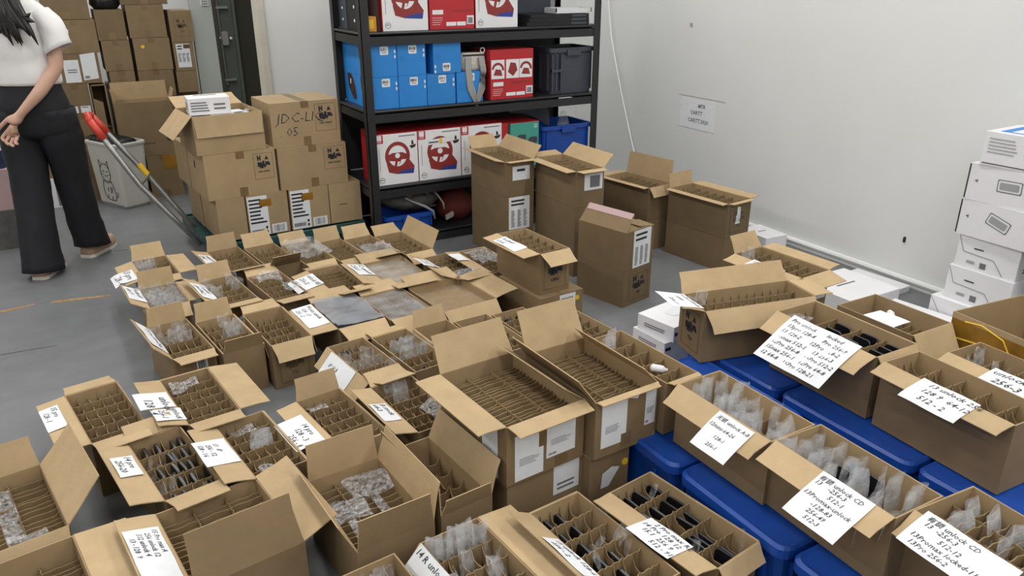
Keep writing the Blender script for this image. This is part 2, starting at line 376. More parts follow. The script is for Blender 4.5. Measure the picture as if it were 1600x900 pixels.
def face(c, s):
    W, L, H = c['W'], c['L'], c['H']
    return {'F': (Vector((-W / 2, -L / 2, 0)), Vector((1, 0, 0)), UP, Vector((0, -1, 0)), W, H), 'L': (Vector((-W / 2, L / 2, 0)), Vector((0, -1, 0)), UP, Vector((-1, 0, 0)), L, H),
            'R': (Vector((W / 2, -L / 2, 0)), Vector((0, 1, 0)), UP, Vector((1, 0, 0)), L, H), 'T': (Vector((-W / 2, -L / 2, H)), Vector((1, 0, 0)), Vector((0, 1, 0)), UP, W, L)}[s]
def poly_on(c, s, pts, m, name, off=.001, parent=None, th=.0006):
    o, u, v, n, a, b = face(c, s); return G().prism(pts, off - th, off, lambda x, y, t: o + u * x + v * y + n * t).out(name, m, parent or c['o'])
def rect_on(c, s, x0, y0, x1, y1, m, name='label', off=.001, parent=None, frac=True, skew=0):
    o, u, v, n, a, b = face(c, s)
    if frac: x0, x1, y0, y1 = x0 * a, x1 * a, y0 * b, y1 * b
    return poly_on(c, s, [(x0, y0), (x1, y0 + skew), (x1, y1 + skew), (x0, y1)], m, name, off, parent)
def lines_on(c, s, x0, y0, x1, y1, n, m='ink', name='printing', off=.0018, parent=None, seed=0, bars=False, duty=.45):
    """several printed lines (or barcode bars) as one flat print"""
    o, u, v, nn, a, b = face(c, s); x0, x1, y0, y1 = x0 * a, x1 * a, y0 * b, y1 * b; g = G(); r = random.Random(seed)
    for i in range(n):
        if bars: p = [(x0 + (x1 - x0) * i / n, y0), (x0 + (x1 - x0) * (i + r.uniform(.25, .75)) / n, y0), (x0 + (x1 - x0) * (i + r.uniform(.25, .75)) / n, y1)]; p = [p[0], p[1], (p[1][0], y1), (p[0][0], y1)]
        else:
            yy = y1 - (y1 - y0) * (i + .2) / n; hh = (y1 - y0) / n * duty; xe = x0 + (x1 - x0) * r.uniform(.6, 1); p = [(x0, yy - hh), (xe, yy - hh), (xe, yy), (x0, yy)]
        g.prism(p, off - .0003, off, lambda x, y, t: o + u * x + v * y + nn * t)
    return g.out(name, m, parent or c['o'])
def text_on(c, s, body, x, y, size, m='ink', name='lettering', off=.0016, shear=0, bold=.02, parent=None, rot=0):
    o, u, v, n, a, b = face(c, s); tv, tf, dim = textmesh(body, shear, bold); ca, sa = math.cos(R(rot)), math.sin(R(rot))
    return obj(name, [o + u * (x * a + (p * ca + q * sa) * size) + v * (y * b + (p * sa - q * ca) * size) + n * off for p, q in tv], tf, m, parent or c['o'])
def logo_on(c, s, x0, y0, x1, y1, m='ink', brown='print_brown', words='UPN 7HWY'):
    """square outlined print with black building-like blocks above a line of letters"""
    o, u, v, n, a, b = face(c, s); X0, X1, Y0, Y1 = x0 * a, x1 * a, y0 * b, y1 * b; t = .0014; w, h = X1 - X0, Y1 - Y0; g = G(); fr = lambda x, y, z: o + u * x + v * y + n * z
    for p in ([(X0, Y0), (X1, Y0), (X1, Y0 + t), (X0, Y0 + t)], [(X0, Y1 - t), (X1, Y1 - t), (X1, Y1), (X0, Y1)], [(X0, Y0), (X0 + t, Y0), (X0 + t, Y1), (X0, Y1)], [(X1 - t, Y0), (X1, Y0), (X1, Y1), (X1 - t, Y1)]):
        g.prism(p, .0004, .001, fr)
    g.out('print_frame', brown, c['o']); g = G()
    for bx0, by0, bx1, by1 in ((.2, .72, .26, .92), (.32, .72, .38, .92), (.2, .79, .38, .85), (.2, .48, .42, .66), (.3, .42, .5, .6), (.45, .5, .56, .7), (.6, .52, .8, .66), (.52, .44, .62, .56), (.78, .5, .84, .6)):
        g.prism([(X0 + bx0 * w, Y0 + by0 * h), (X0 + bx1 * w, Y0 + by0 * h), (X0 + bx1 * w, Y0 + by1 * h), (X0 + bx0 * w, Y0 + by1 * h)], .0004, .001, fr)
    g.prism([(X0 + .58 * w, Y0 + .74 * h), (X0 + .78 * w, Y0 + .74 * h), (X0 + .68 * w, Y0 + .9 * h)], .0004, .001, fr)
    g.out('print_emblem', m, c['o'])
    tv, tf, d = textmesh(words, 0, .03); sz = min(w * .62 / d[0], h * .11 / d[1])
    obj('lettering', [fr(X0 + .5 * w - d[0] * sz / 2 + p * sz, Y0 + .32 * h - q * sz, .0012) for p, q in tv], tf, m, c['o'])
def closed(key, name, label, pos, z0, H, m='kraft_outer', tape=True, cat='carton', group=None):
    x, y, an, W, L = pos; o = thing(name, label, cat, (x, y, z0), an, group)
    c = dict(o=o, W=W, L=L, H=H, flap={}, key=key, M=Matrix.Translation((x, y, z0)) @ Matrix.Rotation(R(an), 4, 'Z'))
    t = .003; e = .0012
    G().box((-W / 2, -L / 2, 0), (W / 2, L / 2, H - t)).out('body', m, o)
    for s in (-1, 1):
        a, b = sorted((s * e, s * W / 2)); bx('top_flap', (a, -L / 2, H - t), (b, L / 2, H), m, o)
    if tape:
        g = G().box((-.022, -L / 2 - .0008, H), (.022, L / 2 + .0008, H + .0006)); g.box((-.022, -L / 2 - .0008, H - .035), (.022, -L / 2 - .0001, H)); g.out('tape', 'tape', o); bx('tape', (-.022, -L / 2 - .0008, 0.001), (.022, -L / 2 - .0001, .05), 'tape', o)
    CA[key] = c; return c
# ------------------------------------------------------------------ the room
WX = 3.645
floor = struct(bx('floor', (-3, -2, -.1), (WX + .1, 7.3, 0), 'floor_paint'))
struct(bx('wall_right', (WX, -2, 0), (WX + .1, 5.3, 2.9), 'wall_white'))
struct(bx('wall_partition', (1.225, 5.3, 0), (WX + .1, 5.42, 2.9), 'wall_white'))
struct(bx('wall_back', (-3, 7.2, 0), (WX + .1, 7.3, 2.9), 'wall_white'))
struct(bx('wall_left', (-3.1, -2, 0), (-3, 7.3, 2.9), 'wall_grey'))
struct(bx('wall_front', (-3.1, -2.1, 0), (WX + .1, -2, 2.9), 'wall_grey'))
struct(bx('ceiling', (-3.1, -2.1, 2.9), (WX + .1, 7.3, 3.0), 'ceiling'))
t = G().box((1.195, 5.27, 0), (1.235, 5.42, 2.9)).out('trim_1', 'trim_beige'); struct(t)
# baseboard: a flat board with a rounded cap along the right wall
g = G().box((WX - .012, -1.9, 0), (WX, 5.2, .035)); g.tube([(WX - .014, -1.9, .038), (WX - .014, 5.2, .038)], .016, 8); struct(g.out('baseboard_right', 'trim_white'))
# worn orange line and scuffs on the floor
def patch(name, pts, m, parent): 
    return G().prism(pts, .0003, .0012).out(name, m, parent)
mat('worn_orange', (.36, .22, .10), .6, var=.35, scale=60); mat('scuff', (.09, .092, .095), .6, var=.3, scale=40)
patch('floor_line', [(-.45, 4.155), (-.36, 4.165), (-.28, 4.185), (-.282, 4.20), (-.37, 4.188), (-.45, 4.178)], 'worn_orange', floor)
patch('floor_line', [(-.22, 4.165), (-.12, 4.15), (.01, 4.125), (.055, 4.128), (.04, 4.145), (-.09, 4.175), (-.2, 4.192)], 'worn_orange', floor)
patch('scuff_mark', [(-.41, 3.635), (-.3, 3.628), (-.2, 3.617), (-.2, 3.622), (-.3, 3.634), (-.41, 3.642)], 'scuff', floor)
patch('scuff_mark', [(.13, 4.86), (.2, 4.85), (.2, 4.858), (.13, 4.867)], 'scuff', floor)
# ceiling lamps: tube fixtures with an opal diffuser
def lamp(x, y, label):
    o = thing('ceiling_light', label, 'ceiling light', (x, y, 2.9), 0, 'ceiling tube lights')
    bx('housing', (-.06, -.62, -.04), (.06, .62, 0), 'trim_white', o); G().tube([(0, -.6, -.055), (0, .6, -.055)], .02, 10).out('diffuser', 'lamp_glow', o)
    ld = bpy.data.lights.new('tube_light', 'AREA'); ld.shape = 'RECTANGLE'; ld.size = .25; ld.size_y = 1.3; ld.energy = LAMP_W; ld.color = (1, .985, .96)
    l = link('tube_light', ld, o); l.location = (0, 0, -.085)
for x, xn in ((-1.6, 'left'), (.6, 'middle'), (2.7, 'right')):
    for y, yn in ((-1.4, 'added behind the camera'), (.2, 'over the camera'), (2.4, 'over the near cartons'), (4.5, 'over the cart') , (6.4, 'over the carton pile')):  # row behind the camera is unseen, added as fill on front faces
        if y > 5.2 and x > 1.2: continue
        lamp(x, y, f'white tube light on the ceiling, {xn} line, {yn}')
# metal door beside the partition
dr = struct(link('door_1', None)); dr.location = (0, 6.3, 0)
bx('leaf', (.95, -.02, 0), (1.105, .03, 2.3), 'door_light', dr); bx('leaf', (1.125, .03, 0), (1.262, .07, 2.3), 'door_dark', dr)
bx('leaf_edge', (1.102, -.035, 0), (1.126, .03, 2.3), 'door_olive', dr); bx('leaf', (1.262, .06, 0), (1.9, .10, 2.5), 'door_olive', dr); bx('leaf_edge', (1.245, .0, 0), (1.266, .07, 2.3), 'door_dark', dr)
g = G().tube([(1.142, .005, .72), (1.142, .005, 2.1)], .011, 8); g.out('latch_rod', 'steel', dr)
for z in (.76, 1.275, 1.75): g = G().box((1.125, -.012, z - .008), (1.215, .03, z + .008)); g.out('bracket', 'steel', dr)
g = G().prism(rrect(.045, .1, .012), 0, .035, lambda a, b, q: (1.17 + a, -.012 + q, 1.06 + b)); g.out('lock_case', 'steel', dr)
for x, z in ((1.128, 1.065), (1.21, 1.06)): G().tube([(x, -.022, z), (x, .0, z)], .009, 8).out('lock_knob', 'label_white', dr)
k = bx('keypad', (1.03, -.032, 1.29), (1.08, -.02, 1.37), 'label_white', dr)
for i in range(3):
    for j in range(4): bx('key', (1.035 + i * .014, -.035, 1.297 + j * .017), (1.045 + i * .014, -.031, 1.308 + j * .017), 'ink_grey', k)
# notice and marks on the right wall
n = tag(G().box((WX - .002, 3.70, .545), (WX - .0004, 4.03, .742)).out('wall_notice', 'paper'), 'white printed notice taped to the right wall', 'notice')
for body, y, z, s in (('MTR', 3.86, .71, .034), ("CARTT", 3.93, .665, .036), ('CARTT.2020', 3.95, .615, .036)):
    tv, tf, d = textmesh(body, 0, .02); obj('lettering', [(WX - .0026, y - p * s, z - q * s) for p, q in tv], tf, 'ink_grey', n)
tag(bx('tape_strip', (WX - .0015, 3.62, .748), (WX - .0003, 4.06, .756), 'trim_beige'), 'thin beige strip above the notice on the wall', 'tape')
tag(G().prism(rrect(.012, .03, .005), 0, .006, lambda a, b, q: (WX - q - .0005, 2.27 + a, .235 + b)).out('wall_plug', 'ink'), 'small black plug in the white wall', 'wall plug')
tag(G().prism(rrect(.018, .022, .008), 0, .006, lambda a, b, q: (WX - q - .0005, 3.99 + a, 1.2 + b)).out('wall_hook', 'clear_grey'), 'small grey hook high on the white wall', 'hook')
tag(G().tube([(3.62, 4.9, 1.6), (3.61, 4.84, 1.28), (3.605, 4.79, 1.08), (3.6, 4.71, .89), (3.6, 4.63, .69), (3.6, 4.54, .497), (3.595, 4.47, .36), (3.59, 4.40, .24), (3.58, 4.33, .1), (3.56, 4.25, .006)], .006, 6).out('power_cord', 'cord_white', None, True), 'thin white cord hanging down the right wall', 'cord')

# ------------------------------------------------------------------ shelf
SX0, SX1, SY0, SY1 = 1.45, 3.0, 4.1, 4.6
SZ = [.07, .375, .805, 1.215, 1.66]      # board tops
sh = thing('storage_shelf', 'tall black metal storage shelf against the partition wall', 'shelf', (0, 0, 0))
for x, sx in ((SX0, 1), (SX1, -1)):
    for y, sy in ((SY0, 1), (SY1, -1)):
        a, b = sorted((x, x + sx * .048)); c_, d_ = sorted((y, y + sy * .004)); g = G().box((a, c_, 0), (b, d_, 2.0))
        a, b = sorted((x, x + sx * .004)); c_, d_ = sorted((y, y + sy * .048)); g.box((a, c_, 0), (b, d_, 2.0)); g.out('post', 'black_metal', sh)
for z in SZ:
    bx('shelf_board', (SX0 + .01, SY0 + .01, z - .012), (SX1 - .01, SY1 - .01, z), 'black_metal', sh)
    for y, s in ((SY0, 1), (SY1, -1)):
        g = G().tube([(SX0 + .045, y + s * .006, z - .008), (SX1 - .045, y + s * .006, z - .008)], .008, 8)
        a, b = sorted((y + s * .004, y + s * .016)); g.box((SX0 + .045, a, z - .07), (SX1 - .045, b, z - .024)); g.out('beam', 'black_metal', sh)
    for x, s in ((SX0, 1), (SX1, -1)):
        a, b = sorted((x + s * .004, x + s * .014)); g = G().box((a, SY0 + .04, z - .066), (b, SY1 - .04, z - .022)); g.tube([(x + s * .008, SY0 + .04, z - .008), (x + s * .008, SY1 - .04, z - .008)], .008, 8); g.out('side_beam', 'black_metal', sh)
for i in range(4): bx('back_panel', (SX0 + .012, SY1 - .012, SZ[i] + .004), (SX1 - .02, SY1 - .006, SZ[i + 1] - .07), 'black_panel', sh)
# blue product boxes
def solid(key, name, label, cat, pos, z0, H, m, group=None):
    x, y, an, W, L = pos; o = thing(name, label, cat, (x, y, z0), an, group); c = dict(o=o, W=W, L=L, H=H, flap={}, M=Matrix.Translation((x, y, z0)) @ Matrix.Rotation(R(an), 4, 'Z'))
    r = min(.003, W * .1); G().prism(rrect(W, L, r, 2), 0, H).out('body', m, o); CA[key] = c; return c
def blue_box(key, label, x0, x1, z0, H, y0=4.13, art=False, flip=False, L=.235):
    c = solid(key, 'blue_box', label, 'box', ((x0 + x1) / 2, y0 + L / 2, 0, x1 - x0, L), z0, H, 'blue_print', 'blue product boxes on the shelf')
    lx, ly = (.42, .70) if not flip else (.35, .08)
    l = poly_on(c, 'F', [(lx * c['W'] + a + .02, ly * H + b + .02) for a, b in rrect(.048, .044, .006)], 'label_white', 'label')
    o_ = c['o']; lines_on(c, 'F', lx, ly + .1, lx + .22, ly + .19, 9, 'ink', 'barcode', .0016, bars=True, seed=hash(key) % 99); lines_on(c, 'F', lx + .04, ly + .035, lx + .2, ly + .07, 1, 'ink', 'printing', .0016)
    for q in (.62, .78): poly_on(c, 'F', [((.93 if not flip else .06) * c['W'] + a, (q if not flip else q - .55) * H + b) for a, b in rrect(.009, .018, .004)], 'label_white', 'icon')
    lines_on(c, 'F', .08, .42, .28, .66, 5, 'blue_print', 'small_print', .0014, seed=3)
    if art:
        W, L_ = c['L'], H
        poly_on(c, 'L', [(.30 * W, .95 * H), (.62 * W, .97 * H), (.80 * W, .80 * H), (.92 * W, .55 * H), (.98 * W, .2 * H), (.78 * W, .12 * H), (.50 * W, .35 * H), (.34 * W, .55 * H)], 'dark_print', 'picture')
        poly_on(c, 'L', [(.52 * W, .62 * H), (.58 * W, .64 * H), (.60 * W, .78 * H), (.54 * W, .8 * H)], 'label_white', 'picture_detail', .0018)
    return c
h2 = .172; zb = SZ[2] + .001
blue_box('bl1', 'blue box at left end of the front lower row, beside the shelf post', 1.497, 1.656, zb, h2, art=True)
blue_box('bl2', 'blue box second in the front lower row on the shelf', 1.659, 1.828, zb, h2)
blue_box('bl3', 'blue box third in the front lower row on the shelf', 1.831, 2.008, zb, h2)
blue_box('bl4', 'blue box under the straw pouch, half covered by its strap', 2.016, 2.186, zb, h2)
blue_box('bl5', 'blue box at left end of the front upper row, beside the shelf post', 1.497, 1.656, zb + h2 + .001, h2 - .004, art=True)
blue_box('bl6', 'blue box second in the front upper row on the shelf', 1.659, 1.828, zb + h2 + .001, h2 - .004)
blue_box('bl7', 'blue box with label low on its face, right end of upper row', 1.872, 2.045, zb + h2 + .001, h2 - .006, 4.125, flip=True)
blue_box('bl8', 'blue box low behind the leftmost front box', 1.497, 1.656, zb, h2, 4.37, art=True, L=.2)
blue_box('bl9', 'blue box high behind the leftmost front box', 1.497, 1.656, zb + h2 + .001, h2 - .004, 4.37, L=.2)
# steering wheel product boxes
def wheel_art(c, W, H, cx=.5, cy=.56, r=.3):
    rr = r * W
    def E_(a, k): return (cx * W + rr * k * math.cos(a), cy * H + rr * k * 1.08 * math.sin(a))
    base = [(cx * W - rr * .9, cy * H - rr * .55), (cx * W + rr * .95, cy * H - rr * .35), (cx * W + rr * 1.35, cy * H - rr * .9), (cx * W + rr * 1.25, cy * H - rr * 1.45), (cx * W - rr * .1, cy * H - rr * 1.38), (cx * W - rr * .75, cy * H - rr * 1.2)]
    poly_on(c, 'F', base, 'wheel_red', 'wheel_base_picture', .0008)
    poly_on(c, 'F', [(cx * W + rr * .2, cy * H - rr * 1.2), (cx * W + rr * 1.3, cy * H - rr * 1.05), (cx * W + rr * 1.25, cy * H - rr * 1.45), (cx * W - rr * .1, cy * H - rr * 1.38)], 'navy_print', 'wheel_foot_picture', .0011)
    poly_on(c, 'F', [E_(2 * math.pi * k / 22, .74) for k in range(22)], 'white_print', 'wheel_opening_picture', .0012)
    poly_on(c, 'F', [(cx * W + rr * a, cy * H + rr * b) for a, b in ((-.85, .1), (-.4, .25), (.4, .25), (.85, .05), (.8, -.3), (.3, -.3), (.05, -.85), (-.3, -.85), (-.2, -.4), (-.8, -.3))], 'wheel_red', 'wheel_spoke_picture', .0014)
    poly_on(c, 'F', [(cx * W + rr * a, cy * H + rr * b) for a, b in ((-.12, -.9), (.0, -.42), (.18, -.45), (.06, -.7), (.45, -.35), (.5, -.42), (.1, -.92))], 'white_print', 'wheel_highlight_picture', .0016)
    poly_on(c, 'F', [(cx * W + rr * .2 * math.cos(2 * math.pi * k / 12), cy * H + rr * .02 + rr * .2 * math.sin(2 * math.pi * k / 12)) for k in range(12)], 'white_print', 'wheel_badge_picture', .0016)
    n = 24; o_, u, v, nn, a, b = face(c, 'F'); g = G()
    for k in range(n):
        a0, a1 = 2 * math.pi * k / n, 2 * math.pi * (k + 1) / n
        g.prism([E_(a0, .74), E_(a0, 1), E_(a1, 1), E_(a1, .74)], .0008, .0018, lambda x, y, q: o_ + u * x + v * y + nn * q)
    g.out('wheel_rim_picture', 'wheel_red', c['o'])
def wheel_box(key, label, x0, x1, z0, H, y0=4.125, L=.24, cy=.56):
    c = solid(key, 'steering_wheel_box', label, 'box', ((x0 + x1) / 2, y0 + L / 2, 0, x1 - x0, L), z0, H, 'white_print', 'steering wheel boxes'); W = c['W']
    rect_on(c, 'T', .0, .0, 1, 1, 'red_print', 'top_print', .0006); rect_on(c, 'L', .01, .0, .99, 1, 'red_print', 'side_print', .0006)
    wheel_art(c, W, H, .5, cy)
    r_ = rect_on(c, 'F', .0, .83, .17, .995, 'red_print', 'logo_panel', .0012)
    poly_on(c, 'F', [(.05 * W + a, .935 * H + b) for a, b in rrect(.014, .03, .005)], 'white_print', 'logo_mark', .0018, r_); poly_on(c, 'F', [(.105 * W + a, .935 * H + b) for a, b in rrect(.016, .032, .006)], 'white_print', 'logo_mark', .0018, r_)
    lines_on(c, 'F', .03, .845, .14, .87, 1, 'white_print', 'logo_word', .0018, r_)
    lines_on(c, 'F', .55, .92, .97, .96, 1, 'ink_grey', 'title_print', .0012); 
    rect_on(c, 'F', .07, .3, .078, .72, 'ink_grey', 'side_rule', .0012)
    poly_on(c, 'F', [(.80 * W, .74 * H), (.97 * W, .76 * H), (.93 * W, .70 * H), (.84 * W, .68 * H)], 'dark_print', 'kart_picture', .0012); poly_on(c, 'F', [(.85 * W, .76 * H), (.91 * W, .76 * H), (.89 * W, .84 * H), (.86 * W, .84 * H)], 'dark_print', 'kart_picture', .0012)
    o_, u, v, nn, a, b = face(c, 'F'); g = G()
    for k in range(14):
        a0, a1 = 2 * math.pi * k / 14, 2 * math.pi * (k + 1) / 14
        g.prism([(.11 * W + q * math.cos(an), .10 * H + q * math.sin(an)) for an, q in ((a0, .014), (a0, .0165), (a1, .0165), (a1, .014))], .0006, .0012, lambda x, y, q: o_ + u * x + v * y + nn * q)
    g.out('seal_print', 'ink_grey', c['o']); lines_on(c, 'F', .06, .09, .15, .12, 1, 'ink_grey', 'seal_word', .0012)
    return c
zt = SZ[3] + .001; z3 = SZ[1] + .001
wheel_box('wb1', 'white steering wheel box at left end of the third shelf', 1.50, 1.752, z3, .29)
wheel_box('wb2', 'white steering wheel box with white tape across its wheel, third shelf', 1.757, 2.03, z3, .29)
rect_on(CA['wb2'], 'F', .22, .70, .80, .80, 'label_white', 'price_tape', .0026, skew=.012); lines_on(CA['wb2'], 'F', .24, .725, .48, .775, 1, 'ink', 'price_print', .0036); rect_on(CA['wb2'], 'F', .49, .72, .55, .81, 'yellow', 'sticker', .0036)
wheel_box('wb3', 'white steering wheel box behind the stacked cartons, third shelf', 2.035, 2.31, z3, .29)
wheel_box('wb4', 'white steering wheel box beside the orange pack, top shelf', 1.585, 1.85, zt, .29, cy=.6)
wheel_box('wb5', 'white steering wheel box right of the red one, top shelf', 2.145, 2.42, zt, .29, cy=.6)
def red_box(key, label, x0, x1, z0, H, back=True):
    c = solid(key, 'red_box', label, 'box', ((x0 + x1) / 2, 4.125 + .12, 0, x1 - x0, .24), z0, H, 'red_print', 'red product boxes'); W = c['W']
    lines_on(c, 'F', .06, .28, .30, .37, 1, 'white_print', 'info_panel', .0012, seed=2, duty=.9); lines_on(c, 'F', .5, .3, .95, .36, 2, 'wheel_red', 'small_print', .0012); lines_on(c, 'F', .05, .06, .3, .22, 4, 'white_print', 'small_print', .0012, duty=.18)
    for a, b in ((.36, .58), (.6, .8)): rect_on(c, 'F', a, .06, b, .13, 'white_print', 'icon_panel', .0012)
    l = rect_on(c, 'F', .83, .08, .985, .24, 'white_print', 'barcode_panel', .0012); lines_on(c, 'F', .85, .1, .96, .21, 10, 'ink', 'barcode', .0018, bars=True)
    if back:
        for i, a in enumerate((.02, .36, .67)):
            rect_on(c, 'F', a, .42, a + .30, .80, 'white_print', 'picture_panel', .0012)
            if i != 1:
                cx, cy = (a + .15) * W, .6 * H; o_, u, v, nn, aa, b = face(c, 'F'); g = G()
                for k in range(10):
                    a0, a1 = math.pi * k / 10 - .1, math.pi * (k + 1) / 10 - .1
                    g.prism([(cx + q * math.cos(t_), cy + q * math.sin(t_)) for t_, q in ((a0, .028), (a0, .042), (a1, .042), (a1, .028))], .0012, .0018, lambda x, y, q: o_ + u * x + v * y + nn * q)
                g.out('wheel_picture', 'wheel_red', c['o']); poly_on(c, 'F', [(cx - .03, cy - .03), (cx + .03, cy - .035), (cx + .02, cy), (cx - .015, cy + .005)], 'wheel_red', 'hub_picture', .002)
            else: poly_on(c, 'F', [((a + q) * W, p * H) for q, p in ((.04, .55), (.16, .46), (.26, .58), (.22, .72), (.1, .74))], 'wheel_red', 'pedal_picture', .0018)
    return c
red_box('rb1', 'red box showing three small pictures, beside the grey crate', 2.235, 2.53, zb, .285)
red_box('rb2', 'red box between two white steering wheel boxes, top shelf', 1.86, 2.135, zt, .29, False)
c = solid('rb3', 'red_box', 'plain red box partly hidden beside the teal box', 'box', (2.345, 4.27, 0, .05, .24), z3, .28, 'red_print')
# teal box with two grey shapes
c = solid('tb', 'teal_box', 'teal box with two grey shapes on its front, third shelf', 'box', (2.48, 4.245, 0, .205, .22), z3, .275, 'teal_print')
for px in (.32, .72): poly_on(c, 'F', [(px * c['W'] + a * .9 + b * .25, .5 * c['H'] + b - (.02 if px > .5 else 0)) for a, b in rrect(.075, .13, .02)], 'grey_plastic', 'picture')
lines_on(c, 'F', .82, .86, .95, .95, 2, 'label_white', 'title_print', .0012)
bx('lid_stripe', (-.1025, -.11, .2752), (.1025, .11, .278), 'red_print', c['o'])
def crate(name, label, x0, y0, x1, y1, z0, H, m, lid=False, group=None, cat='crate'):
    W, L = x1 - x0, y1 - y0; o = thing(name, label, cat, ((x0 + x1) / 2, (y0 + y1) / 2, z0), 0, group); ins = .012; g = G(); hh = H - (.03 if lid else 0)
    A = [(a * (1 - .05), b * (1 - .05)) for a, b in rrect(W - 2 * ins, L - 2 * ins, .02, 3)]; B_ = rrect(W - 2 * ins, L - 2 * ins, .022, 3); I_ = [(a * .96, b * .96) for a, b in B_]; n = len(A)
    v = [(a, b, 0) for a, b in A] + [(a, b, hh) for a, b in B_] + [(a, b, hh) for a, b in I_] + [(a * .95, b * .95, .006) for a, b in I_]
    f = [tuple(reversed(range(n))), tuple(range(3 * n, 4 * n))]
    for q in range(3): f += [(q * n + i, q * n + (i + 1) % n, (q + 1) * n + (i + 1) % n, (q + 1) * n + i) for i in range(n)]
    g.add(v, f).out('body', m, o)
    if not lid:
        g = G(); po = rrect(W, L, .024, 3); pi_ = rrect(W - .035, L - .035, .02, 3)
        g.loft([[(a, b, hh - .025) for a, b in po], [(a, b, hh) for a, b in po], [(a, b, hh) for a, b in pi_], [(a, b, hh - .025) for a, b in pi_]], False); g.out('rim', m, o)
        bx('grip', (-.05, -L / 2 - .008, hh - .045), (.05, -L / 2 + .004, hh - .008), m, o); bx('ledge', (-W / 2 + .02, -L / 2 + .006, hh * .52), (-W / 2 + .02 + .0, -L / 2, hh * .55), m, o) if False else None
    else:
        po = rrect(W, L, .035, 4); pm = [(a * (1 - .03), b * (1 - .03)) for a, b in po]; pt = [(a * .93, b * .93) for a, b in po]; g = G()
        g.loft([[(a, b, H - .034) for a, b in po], [(a, b, H - .008) for a, b in po], [(a, b, H) for a, b in pm], [(a * .98, b * .98, H - .002) for a, b in pm], [(a, b, H - .004) for a, b in pt]]); g.out('lid', m, o)
    for i in range(5):
        x = -W / 2 + W * (i + .5) / 5 if i not in (2,) else 0
        if lid or i in (0, 4): bx('rib', (x - .006, -L / 2 + .004, .02), (x + .006, -L / 2 + .02, hh - .03), m, o)
    for i in range(3):
        y = -L / 2 + L * (i + .5) / 3; bx('rib', (-W / 2 + .004, y - .006, .02), (-W / 2 + .02, y + .006, hh - .03), m, o)
    return o
o = crate('plastic_crate', 'dark grey plastic crate at right end of the second shelf', 2.655, 4.13, 2.995, 4.40, zb, .275, 'grey_plastic')
g = G()
for x in (-.155, -.125, -.09): g.box((x - .005, -.14, .02), (x + .005, -.122, .24))
g.box((-.16, -.142, .135), (-.085, -.122, .15)); g.out('corner_ribs', 'grey_plastic', o)
o = crate('plastic_crate', 'bright blue plastic crate at right end of the third shelf', 2.60, 4.12, 2.985, 4.42, z3, .235, 'blue_plastic')
# grey board and crumpled plastic in the blue crate
tag(G().loft([[(2.50 + .0, y, z) for y, z in ((4.36, z3 + .30), (4.37, z3 + .30), (4.37, z3 + .46), (4.36, z3 + .46))], [(2.60, y, z) for y, z in ((4.355, z3 + .29), (4.365, z3 + .29), (4.365, z3 + .45), (4.355, z3 + .45))], [(2.68, y, z) for y, z in ((4.33, z3 + .26), (4.34, z3 + .26), (4.345, z3 + .44), (4.335, z3 + .44))], [(2.76, y, z) for y, z in ((4.29, z3 + .20), (4.30, z3 + .20), (4.31, z3 + .30), (4.30, z3 + .30))]]).out('grey_board', 'grey_plastic'), 'bent dark grey sheet leaning in the blue shelf crate', 'sheet')
tag(G().loft([[(2.84 + r * math.cos(a), 4.25 + r * .7 * math.sin(a), z) for a in [2 * math.pi * k / 9 for k in range(9)]] for r, z in ((.035, z3 + .16), (.045, z3 + .22), (.03, z3 + .27), (.014, z3 + .30))]).out('plastic_wrap', 'wrap', None, True), 'crumpled clear wrap standing in the blue shelf crate', 'plastic wrap')
# straw pouch with a hanging strap
o = thing('straw_pouch', 'cream straw pouch with a grey strap lying on a blue box', 'pouch', (2.14, 4.2, zb + h2 + .001))
G().loft([[(-.075 * s + 0, -.06 * s, z) if False else (x * s, y * s, z) for x, y in rrect(.165, .10, .03, 3)] for s, z in ((.92, 0), (1, .02), (1, .08), (.96, .10))]).out('body', 'straw', o, True)
bx('zip', (-.07, -.052, .082), (.07, -.046, .092), 'ink', o); G().tube([(.06 + .014 * math.cos(a), -.045, .112 + .014 * math.sin(a)) for a in [2 * math.pi * k / 10 for k in range(11)]], .003, 6).out('ring', 'label_white', o)
g = G()
for i, (x0, x1, dp) in enumerate(((-.055, .055, .205), (-.047, .046, .185), (-.04, .038, .165), (-.03, .03, .15))):
    g.tube([(x0, -.06, .075), (x0 - .006, -.072, 0), (x0 + .004, -.076, -.1 * dp / .2), (0.0, -.08, -dp), (x1 - .004, -.076, -.1 * dp / .2), (x1 + .006, -.072, 0), (x1, -.06, .075)], .008, 6)
g.out('strap', 'strap_grey', o, True)
# top shelf bits
c = solid('tk1', 'black_box', 'dark grey box at left end of the top shelf, far side', 'box', (1.56, 4.50, 0, .14, .13), zt, .3, 'grey_plastic')
for z in (.05, .11, .17): poly_on(c, 'L', [(.07 + a, z + b) for a, b in rrect(.02, .012, .004)], 'label_white', 'button')
c = solid('tk2', 'black_box', 'black box at left end of the top shelf, near side', 'box', (1.56, 4.33, 0, .14, .16), zt, .3, 'black_panel')
for z in (.05, .12, .19): poly_on(c, 'L', [(.11 + a, z + b) for a, b in rrect(.02, .016, .005)], 'label_white', 'button')
c = solid('og', 'orange_pack', 'orange pack behind the left shelf post, top shelf', 'pack', (1.515, 4.18, 0, .085, .07), zt, .075, 'orange'); rect_on(c, 'F', .2, .2, .8, .8, 'yellow', 'print')
c = solid('mb', 'maroon_box', 'dark maroon box squeezed beside the white wheel box, top shelf', 'box', (1.573, 4.2, 0, .02, .1), zt, .26, 'dark_print'); rect_on(c, 'F', .2, .3, .8, .6, 'red_cloth', 'print')
